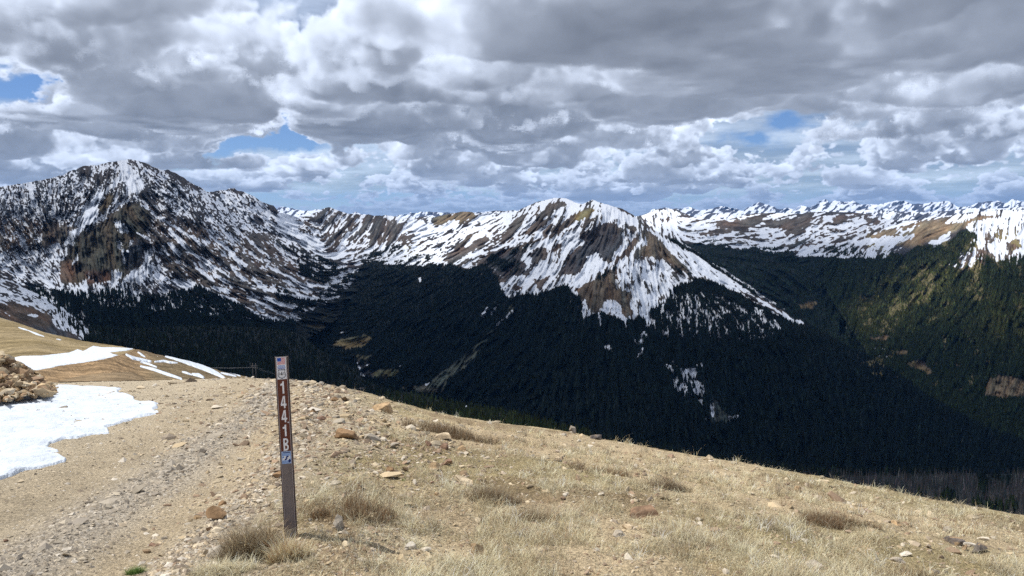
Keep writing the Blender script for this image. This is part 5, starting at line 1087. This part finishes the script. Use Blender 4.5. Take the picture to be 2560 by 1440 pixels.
# rubble: nobody would count it
def scatter(n,P_,size,flat,colf,seed,name,label,sub=1,minsz=.004):
    """merged small stones at points P_ (n,3)"""
    r=np.random.RandomState(seed);B=[]
    for k in range(14):
        V,F=rock_shape(700+k+seed,sub,5,.05) if sub>0 else (np.array([(1,0,0),(-1,0,0),(0,1,0),(0,-1,0),(0,0,1),(0,0,-1)])*r.uniform(.65,1.1,(6,3)).clip(-2,2)+r.uniform(-.2,.2,(6,3)),np.array([(0,2,4),(2,1,4),(1,3,4),(3,0,4),(2,0,5),(1,2,5),(3,1,5),(0,3,5)]))
        B.append((V/np.abs(V).max(),F))
    kk=r.randint(0,14,n);Vs=[];Fs=[];Cs=[];off=0
    for k in range(14):
        m=kk==k;mN=m.sum()
        if not mN:continue
        V,F=B[k];a=r.uniform(0,6.28,mN);s=size[m];sc=np.stack([s*r.uniform(.8,1.4,mN),s*r.uniform(.6,1.0,mN),s*flat*r.uniform(.6,1.2,mN)],-1)
        v=V[None]*sc[:,None];tl=r.normal(0,.25,mN)[:,None];v=np.stack([v[...,0],v[...,1],v[...,2]+v[...,0]*tl],-1)
        x=v[...,0]*np.cos(a)[:,None]-v[...,1]*np.sin(a)[:,None];y=v[...,0]*np.sin(a)[:,None]+v[...,1]*np.cos(a)[:,None]
        W_=np.stack([x,y,v[...,2]],-1)+P_[m][:,None]+np.array((0,0,1))*(s*flat*.35)[:,None,None]
        Vs.append(W_.reshape(-1,3));Fs.append((F[None]+off+np.arange(mN)[:,None,None]*len(V)).reshape(-1,3));off+=mN*len(V);Cs.append(np.repeat(colf[m],len(V),0))
    o=mesh_np(name,np.concatenate(Vs),np.concatenate(Fs),M_ROCK_S,cols=np.clip(np.concatenate(Cs),.02,.8),smooth=False);tag(o,label,None,None,'stuff');return o
M_ROCK_S=mat('small_stones',attr=True,rough=.95,spec=.12)
def near_points(n,x0,x1,y0,y1,seed,dens):
    r=np.random.RandomState(seed);px=r.uniform(x0,x1,n);py=r.uniform(y0,y1,n);ok=py>gsky(px)+1;px,py=px[ok],py[ok];x,y,z=at(px,py);ok=(r.rand(len(px))<dens(px,py,x,y))&(y>0)&(y<40);return px[ok],py[ok],np.stack([x,y,z],-1)[ok]
def stone_cols(n,seed,mix=((.44,.36,.25),(.40,.34,.26),(.50,.42,.30),(.38,.30,.20),(.25,.20,.15),(.56,.50,.41))):
    r=np.random.RandomState(seed);m=np.array(mix);return m[r.randint(0,len(m),n)]*r.uniform(.65,1.25,(n,1))
def dens_road(px,py,x,y):
    e=(px-road_edge_px(py))/np.maximum(py-820,60);return np.clip(.45+.75*np.exp(-((e+.66)/.22)**2)+.6*np.exp(-((e-.02)/.12)**2)-.9*(e>.35),0.03,1)
px,py,P_=near_points(170000,-60,1100,946,1480,51,dens_road);e=(px-road_edge_px(py))/np.maximum(py-820,60);r=np.random.RandomState(3)
sz=.0052*np.exp(r.normal(.25,.55,len(px)))*(1+.8*np.exp(-((e+.66)/.22)**2)+1.0*np.exp(-((e-.05)/.15)**2))*np.clip(P_[:,1]/7,.8,2.2)
cc=stone_cols(len(px),5);kk=np.exp(-((e+.66)/.25)**2)[:,None]*.6;cc=cc*(1-kk)+np.array((.37,.33,.27))*kk*r.uniform(.6,1.35,(len(px),1))
scatter(len(px),P_,sz,.55,cc,52,'gravel','loose gravel and pebbles covering the road',sub=0)
# stony shoulder right of the road top, and stones through the turf
def dens_sh(px,py,x,y):
    d=np.exp(-(((px-820)/150)**2+((py-1060)/85)**2))*1.0+.35*np.exp(-(((px-1000)/220)**2+((py-1140)/70)**2))+.25*np.exp(-(((px-900)/160)**2+((py-1370)/35)**2))+.5*np.exp(-((px-road_edge_px(py)-20)/60)**2)+.14;return np.clip(d,0,1)
px,py,P_=near_points(120000,380,2640,946,1480,61,dens_sh);r=np.random.RandomState(4);sz=.010*np.exp(r.normal(.35,.6,len(px)))*np.clip(P_[:,1]/8,.6,2.0);print('shoulder stones',len(px))
scatter(len(px),P_,np.minimum(sz,.13),.5,stone_cols(len(px),6,((.42,.33,.21),(.38,.31,.23),(.46,.38,.26),(.30,.21,.14),(.27,.20,.14),(.48,.42,.33))),62,'rubble','tan and brown stones strewn over the road shoulder and turf',sub=1)
# bank rubble
r=np.random.RandomState(5);n=3600;px=r.uniform(-55,158,n);py=r.uniform(885,1004,n);X_,Y_,Z_,ok=surf(Lb,px,py);P_=np.stack([X_,Y_,Z_],-1)[ok];n=len(P_)
scatter(n,P_,np.minimum(.028*np.exp(r.normal(.1,.75,n)),.2),.65,stone_cols(n,7,((.44,.33,.20),(.52,.42,.28),(.34,.23,.14),(.26,.18,.12),(.58,.48,.34))),63,'rubble','broken ochre rubble piled on the roadside bank',sub=1)
# stones along the crest of the road
r=np.random.RandomState(8);n=260;px=np.concatenate([r.uniform(560,900,200),r.uniform(140,560,60)]);py=gsky(px)+1.5+r.exponential(4,n);x,y,z=at(px,py);P_=np.stack([x,y,z],-1);scatter(n,P_,.03*np.exp(r.normal(.3,.6,n)),.6,stone_cols(n,9),64,'rubble','row of stones along the crest of the road',sub=1)

# ------------------------------------------------------------ dry grass and brush
M_GRASS=mat('dry_grass',attr=True,rough=.8,spec=.15,trans=.25)
def blades(P_,h,w,lean,curl,col,seed,name,label,cat=None,kind='stuff',group=None,seg=3):
    """ribbon blades merged into one mesh: lean = tilt at the root, curl = extra bend"""
    r=np.random.RandomState(seed);n=len(P_);a=r.uniform(0,6.2832,n);d=np.stack([np.cos(a),np.sin(a)],-1)
    f=a+1.5708+r.normal(0,.5,n);s=np.stack([np.cos(f),np.sin(f)],-1)          # ribbon width direction
    pts=[];th=lean*r.uniform(.3,1.6,n);pos=P_.copy();pts.append(pos.copy())
    for k in range(seg):
        L_=h/seg;pos=pos+np.stack([d[:,0]*np.sin(th)*L_,d[:,1]*np.sin(th)*L_,np.cos(th)*L_],-1);pts.append(pos.copy());th=th+curl*r.uniform(.4,1.5,n)
    V=[]
    for k,p in enumerate(pts[:-1]):
        ww=(w*(1-.28*k))[:,None];V.append(p+np.concatenate([s*ww/2,np.zeros((n,1))],1));V.append(p-np.concatenate([s*ww/2,np.zeros((n,1))],1))
    V.append(pts[-1]);m=len(V);VV=np.stack(V,1).reshape(-1,3);o_=np.arange(n)[:,None]*m
    Q=np.concatenate([o_+np.array([[2*k,2*k+1,2*k+3,2*k+2]]) for k in range(seg-1)],0);T=o_+np.array([[2*seg-2,2*seg-1,2*seg]])
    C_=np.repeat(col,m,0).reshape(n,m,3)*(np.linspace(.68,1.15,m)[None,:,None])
    o=mesh_np(name,VV,[Q,T],M_GRASS,cols=np.clip(C_.reshape(-1,3),.01,.9),smooth=True)
    tag(o,label,cat,group,kind if kind=='stuff' else None);return o
STRAW=np.array((.60,.50,.31));PALE=np.array((.82,.74,.50));GREYG=np.array((.42,.37,.27));BRN=np.array((.24,.165,.095));RUST=np.array((.30,.15,.07));GRN=np.array((.13,.17,.05))
def pick_cols(n,mix,seed):
    r=np.random.RandomState(seed);c=np.array([m[0] for m in mix]);p=np.array([m[1] for m in mix],float);p/=p.sum();return c[r.choice(len(mix),n,p=p)]*np.exp(r.normal(0,.30,(n,1)))
def gpoints(n,seed,thr,x0=420,x1=2640):
    r=np.random.RandomState(seed);px=r.uniform(x0,x1,n);py=1500-(1500-gsky(px)-1)*r.uniform(0,1,n)**.9
    x,y,z=at(px,py);g=grassiness(x,y);cl=n3(x*2.2+5,y*2.2,x*0+1)*.6+n3(x*5.5,y*5.5+3,x*0+8)*.4
    bare=np.exp(-(((px-870)/190)**2+((py-1385)/36)**2))+np.exp(-(((px-1550)/260)**2+((py-1410)/42)**2))+.8*np.exp(-(((px-2500)/120)**2+((py-1350)/50)**2))+.8*np.exp(-(((px-820)/150)**2+((py-1040)/80)**2))+.5*np.exp(-(((px-1000)/150)**2+((py-1150)/50)**2))+.5*np.exp(-(((px-2150)/300)**2+((py-1390)/35)**2))
    for q in ROCKS:
        bare=bare+3*((np.abs(px-q[0])<q[2]*.58)&(py>q[1]-q[3]*.7)&(py<q[1]+9))
    ok=(r.rand(n)<np.clip(g*1.4-.35,0,1)*np.clip((cl-thr)*6+.35,.04,1)*np.clip(1-bare,.05*(bare<3),1))&(y<24);return px[ok],py[ok],np.stack([x,y,z],-1)[ok],cl[ok]
# short lying straw everywhere
px,py,P_,cl=gpoints(300000,71,.47);n=len(P_);r=np.random.RandomState(2);print('straw',n);sc=np.clip(P_[:,1]/8,.7,2.2)
tone=n3(P_[:,0]*.9+2,P_[:,1]*.9,P_[:,0]*0+4)
col=pick_cols(n,((STRAW,4),(PALE,4),(GREYG,2),(BRN,1)),3);kb=np.clip((tone-.50)*7,0,.9)[:,None];col=col*(1-kb)+pick_cols(n,((BRN,3),(GREYG,3),(STRAW*np.array((.8,.85,.7)),3)),4)*kb
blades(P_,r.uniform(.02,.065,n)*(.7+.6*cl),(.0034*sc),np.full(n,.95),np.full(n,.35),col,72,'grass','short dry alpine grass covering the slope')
# taller tufts
px,py,P0,cl=gpoints(9000,73,.52);r=np.random.RandomState(6);nb=16;P_=np.repeat(P0,nb,0);P_[:,:2]+=r.normal(0,.028,(len(P_),2));n=len(P_);print('tuft blades',n)
tc=np.repeat(pick_cols(len(P0),((PALE,4),(STRAW,3),(GREYG,2),(BRN*1.2,1.5)),7),nb,0)*np.exp(r.normal(0,.18,(n,1)))
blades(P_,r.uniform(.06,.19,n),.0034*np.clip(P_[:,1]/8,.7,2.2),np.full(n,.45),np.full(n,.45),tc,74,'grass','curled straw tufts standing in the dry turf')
# brush and single clumps
def clump(name,label,cat,px,py,w,h,nb,mix,hh,lean,curl,seed,wd=.0026,seg=3,depth=.55):
    r=np.random.RandomState(seed);a=r.uniform(0,6.28,nb);q=np.sqrt(r.uniform(0,1,nb));qx=px+np.cos(a)*q*w/2;x0,y0,z0=at(px,py);sw=w/F_PX*float(y0)
    x=float(x0)+np.cos(a)*q*sw/2;y=float(y0)+np.sin(a)*q*sw/2*depth;lump=n3(x*6+seed,y*6,x*0+2)*.6+n3(x*14+seed,y*14,x*0+5)*.4;ok=r.rand(nb)<np.clip((lump-.36)*5,.03,1)*(1-.6*q**3);x,y,q=x[ok],y[ok],q[ok];z=gz(x,y)-.005
    n=len(x);hs=hh*r.uniform(.35,1.15,n)*(1.05-.45*q)*(.35+1.2*lump[ok]);P_=np.stack([x,y,z],-1)
    c=pick_cols(n,mix,seed+1);o=blades(P_,hs,np.full(n,wd),np.full(n,lean),np.full(n,curl),c,seed+2,name,label,cat,kind='thing',seg=seg);return o
clump('shrub','big brown dry shrub growing right behind the marker post','shrub',862,1285,270,90,7500,((BRN,6),(BRN*.6,4),(STRAW*.8,2),(GREYG,1),(RUST,2)),.25,.45,.15,101)
clump('shrub','grey brown grassy shrub left of the post foot','shrub',615,1385,200,90,7500,((BRN,4),(GREYG,3),(STRAW,2),(BRN*.6,3)),.24,.5,.25,102)
clump('grass_tuft','bright rusty tuft hiding the foot of the post','grass tuft',722,1392,120,60,2600,((STRAW,4),(RUST,2),(PALE,2)),.17,.5,.2,103)
clump('shrub','thin upright brown stems near the bottom of the slope','shrub',1425,1445,120,60,500,((BRN,4),(BRN*.6,2),(STRAW,1)),.30,.3,.06,104)
clump('shrub','low olive brown brush along the crest right of the boulder','shrub',1130,1088,260,50,6500,((BRN,5),(GREYG,2),(BRN*.7,2)),.20,.35,.1,105,wd=.005)
clump('shrub','long low brown brush island on the right slope','shrub',2095,1318,220,50,6500,((BRN,5),(GREYG,2),(RUST,1)),.15,.4,.12,106)
clump('shrub','dark brown brush clump in the middle of the slope','shrub',1660,1222,150,40,3600,((BRN,4),(GREYG,3),(BRN*.6,2)),.15,.4,.12,107,wd=.003)
clump('shrub','purplish brown brush near the middle crest','shrub',1500,1178,170,40,3600,((BRN*1.1,4),(GREYG,2),(RUST,1)),.14,.4,.12,108,wd=.004)
clump('shrub','brown brush clump right of the pale slab','shrub',1235,1252,150,70,4200,((BRN,4),(GREYG,3),(STRAW,1)),.17,.4,.12,109)
clump('shrub','reddish low mat on the far right slope','shrub',2400,1330,110,22,1800,((RUST,4),(BRN,3)),.06,.5,.2,110)
clump('moss_mat','small green moss mat below the brown stones','moss',1027,1206,48,12,1500,((np.array((.16,.22,.05)),4),(np.array((.25,.28,.09)),2)),.035,.6,.2,111,wd=.003)
clump('grass_tuft','fresh green tuft on the gravel by the bottom edge','grass tuft',338,1432,48,26,900,((np.array((.10,.18,.04)),4),(np.array((.16,.22,.06)),2)),.07,.6,.3,112)
clump('grass_tuft','pale grey curled tuft at the bottom left of the post','grass tuft',560,1435,170,60,3000,((GREYG,3),(PALE,3),(STRAW,2)),.17,.6,.45,113)
clump('grass_tuft','pale tangled tuft below the grey tan block','grass tuft',985,1350,190,50,2600,((PALE,4),(GREYG,2),(STRAW,1)),.16,.7,.5,114)
clump('grass_tuft','pale tangled tuft around the sunken tan block','grass tuft',1190,1425,200,60,2800,((PALE,4),(STRAW,2),(BRN,1)),.16,.7,.5,115)
clump('shrub','brown brush in front of the rust slab','shrub',1690,1345,160,46,2600,((BRN,3),(GREYG,3),(STRAW,2)),.13,.5,.3,116)
clump('shrub','brown brush near the left middle of the slope','shrub',1330,1290,170,50,3600,((BRN,4),(STRAW,2),(GREYG,2)),.14,.45,.2,117)
clump('shrub','dull brown brush near the bottom right corner','shrub',2260,1445,240,50,4200,((BRN,3),(STRAW,3),(GREYG,2)),.14,.5,.25,118)
clump('shrub','small dark bush at the right end of the middle slope','shrub',1930,1300,90,26,1500,((BRN,4),(BRN*.6,2)),.12,.4,.1,119)
# long single stalks bowing over the crest
r=np.random.RandomState(9);q=np.array([(770,962),(835,975),(880,985),(905,985),(990,1008),(1745,1150),(1560,1112),(2190,1232),(2340,1262),(1290,1075),(1060,1030)],float);x,y,z=at(q[:,0],q[:,1]);P_=np.repeat(np.stack([x,y,z],-1),3,0);P_[:,:2]+=r.normal(0,.1,(len(P_),2))
blades(P_,r.uniform(.2,.42,len(P_)),np.full(len(P_),.006),np.full(len(P_),.35),np.full(len(P_),.30),np.repeat(STRAW[None],len(P_),0),75,'grass','single long bowed stalks along the crest',seg=5)

px,py,P_,cl=gpoints(9000,77,.40);n=len(P_);print('stalks',n)
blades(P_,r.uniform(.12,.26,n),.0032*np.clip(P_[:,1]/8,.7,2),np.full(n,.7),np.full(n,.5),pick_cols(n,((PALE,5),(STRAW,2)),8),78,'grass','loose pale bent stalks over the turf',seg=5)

# ------------------------------------------------------------ unseen cloud sheet added overhead, gaps shaped to light and shade the land
# photo position, reach, shade (1 = full cloud shadow)
def wanted_shade(px,py):
    """how dark the added sheet is to shade the far land, by photo position"""
    s=np.full(px.shape,.86)
    def b(cx,cy,sx,sy,v,rot=0):
        nonlocal s
        dx=px-cx;dy=py-cy;c,n=math.cos(math.radians(rot)),math.sin(math.radians(rot));u=(dx*c+dy*n)/sx;w=(-dx*n+dy*c)/sy
        k=np.exp(-(u*u+w*w)**1.5);s=s*(1-k)+v*k
    b(250,560,420,150,.50);b(500,640,260,110,.42);b(350,720,330,60,.55);b(60,740,120,60,.45);b(600,560,140,80,.40)
    b(1000,580,320,60,.25);b(1130,600,150,70,.05,-25);b(1040,655,90,28,.10);b(1420,570,240,100,.42);b(1560,680,200,90,.50);b(1480,740,260,60,.55)
    b(1850,720,160,50,.45,40);b(1900,570,420,45,.5);b(2420,540,260,45,.12);b(2500,590,160,50,.22);b(2330,560,180,40,.2)
    b(2340,700,260,75,.0,-28);b(2500,650,120,30,.30);b(2430,770,130,30,.15,-25);b(2520,800,90,40,.35);b(2250,860,80,12,.5);b(2500,970,90,40,.45)
    b(1050,950,500,140,1.0);b(500,800,420,70,1.0);b(1400,950,500,170,1.0);b(2100,1000,350,110,.95);b(1900,650,150,60,.92,30);b(2050,640,250,30,.93)
    b(2300,1230,400,40,.75);b(1250,1045,300,60,.0);b(60,830,100,40,.55)
    return s
DECK=2600.0
cs=150.0;nx_,ny_=100,56;gx0,gy0=-7000.,300.
acc=np.zeros((ny_,nx_));wt=np.zeros((ny_,nx_))
sx,sy,sz=SUN_DIR
for k in ('near_valley_side','left_mountain','centre_mountain','valley_head','second_peak','right_hill','plateau'):
    L=LAYERS[k];a=slice(3,None,3)
    X=L['X'][a,::3];Y=L['Y'][a,::3];Zc=L['Z'][a,::3];PX,PY=L['PX'][a,::3],L['PY'][a,::3]
    ok=(Y<12000)
    if k=='plateau':
        rh=LAYERS['right_hill'];ok&=~((PX>rh['xs'][0])&(PY>np.interp(PX,rh['xs'],rh['st']))&(PY<np.interp(PX,rh['xs'],rh['sb'])))
    if k!='near_valley_side':ok&=PY<np.interp(PX,LN['xs'],LN['st'])
    if k in('plateau','right_hill','valley_head','left_mountain'):cm=LAYERS['centre_mountain'];ok&=PY<np.where(PX>cm['xs'][0],np.interp(PX,cm['xs'],cm['st']),1e9)
    t=(DECK-Zc)/sz;U=X+sx*t;W=Y+sy*t;s=wanted_shade(PX,PY)
    i=((U-gx0)/cs).astype(int);j=((W-gy0)/cs).astype(int);ok&=(i>=0)&(i<nx_)&(j>=0)&(j<ny_)
    np.add.at(acc,(j[ok],i[ok]),s[ok]);np.add.at(wt,(j[ok],i[ok]),1)
def gb(A,n):
    for _ in range(n):
        P_=np.pad(A,1,'edge');A=(P_[:-2,1:-1]+P_[2:,1:-1]+P_[1:-1,:-2]+P_[1:-1,2:]+2*A)/6
    return A
a0,w0=acc.copy(),wt.copy()
num=gb(a0,2);den=gb(w0,2);val=num/np.maximum(den,1e-3);known=np.clip(den*3,0,1)
num2=gb(a0,40);den2=gb(w0,40);val2=np.where(den2>1e-6,num2/np.maximum(den2,1e-6),.6)
shade=val*known+val2*(1-known)
jj,ii=np.mgrid[0:ny_,0:nx_];U=gx0+(ii+.5)*cs;W=gy0+(jj+.5)*cs
# open sky over the pass itself and the near hills
open_=np.clip((np.hypot((U-sx/sz*DECK+150)/1000,(W-sy/sz*DECK-150)/700)-1.0)*2.2,0,1)
edge_=np.clip(np.minimum.reduce([ii,jj,nx_-1-ii,ny_-1-jj])/6.,0,1)
shade=shade*open_*edge_
op=np.clip(1-np.sqrt(np.clip(1-shade,0,1)),0,1)      # light passes the underside and the top
lump=vnoise(5,91,(ny_,nx_))*.6+vnoise(2.4,92,(ny_,nx_))*.4
thick=60+700*op*(.4+lump)
low=np.stack([U,W,DECK-40*lump],-1).reshape(-1,3);top=np.stack([U,W,DECK+thick],-1).reshape(-1,3)
keep=(op[:-1,:-1]+op[1:,1:]+op[1:,:-1]+op[:-1,1:])>.03
f=grid_faces(ny_,nx_,keep)
mc=bpy.data.materials.new('shade_cloud_sheet');mc.use_nodes=True;nt=mc.node_tree;nt.nodes.clear();N=nt.nodes.new;Lk=nt.links.new
at=N('ShaderNodeAttribute');at.attribute_name='opacity';tr=N('ShaderNodeBsdfTransparent');df=N('ShaderNodeBsdfDiffuse');df.inputs[0].default_value=(.9,.9,.92,1);tl=N('ShaderNodeBsdfTranslucent');tl.inputs[0].default_value=(.9,.9,.92,1)
m1=N('ShaderNodeMixShader');m1.inputs[0].default_value=.5;Lk(df.outputs[0],m1.inputs[1]);Lk(tl.outputs[0],m1.inputs[2])
m2=N('ShaderNodeMixShader');Lk(at.outputs['Fac'],m2.inputs[0]);Lk(tr.outputs[0],m2.inputs[1]);Lk(m1.outputs[0],m2.inputs[2]);oo=N('ShaderNodeOutputMaterial');Lk(m2.outputs[0],oo.inputs[0])
o=mesh_np('shade_clouds',np.concatenate([low,top]),np.concatenate([f,f[:,::-1]+len(low)]),mc,attrs={'opacity':np.concatenate([op.ravel(),op.ravel()])});tag(o,'unseen cloud sheet added and shaped to shade the valley',kind='stuff')

# ------------------------------------------------------------ air
V=np.array([(x,y,z) for z in (-950,1500) for y in (-3500,50000) for x in (-42000,62000)],float)
F=np.array([(0,2,3,1),(4,5,7,6),(0,1,5,4),(2,6,7,3),(0,4,6,2),(1,3,7,5)])
mh=bpy.data.materials.new('air');mh.use_nodes=True;nt=mh.node_tree;nt.nodes.clear();pv=nt.nodes.new('ShaderNodeVolumePrincipled');pv.inputs['Color'].default_value=(.14,.42,1,1);pv.inputs['Density'].default_value=HAZE;oo=nt.nodes.new('ShaderNodeOutputMaterial');nt.links.new(pv.outputs[0],oo.inputs['Volume'])
o=mesh_np('haze',V,F,mh,smooth=False);tag(o,'thin blue mountain air over the whole view',kind='stuff')
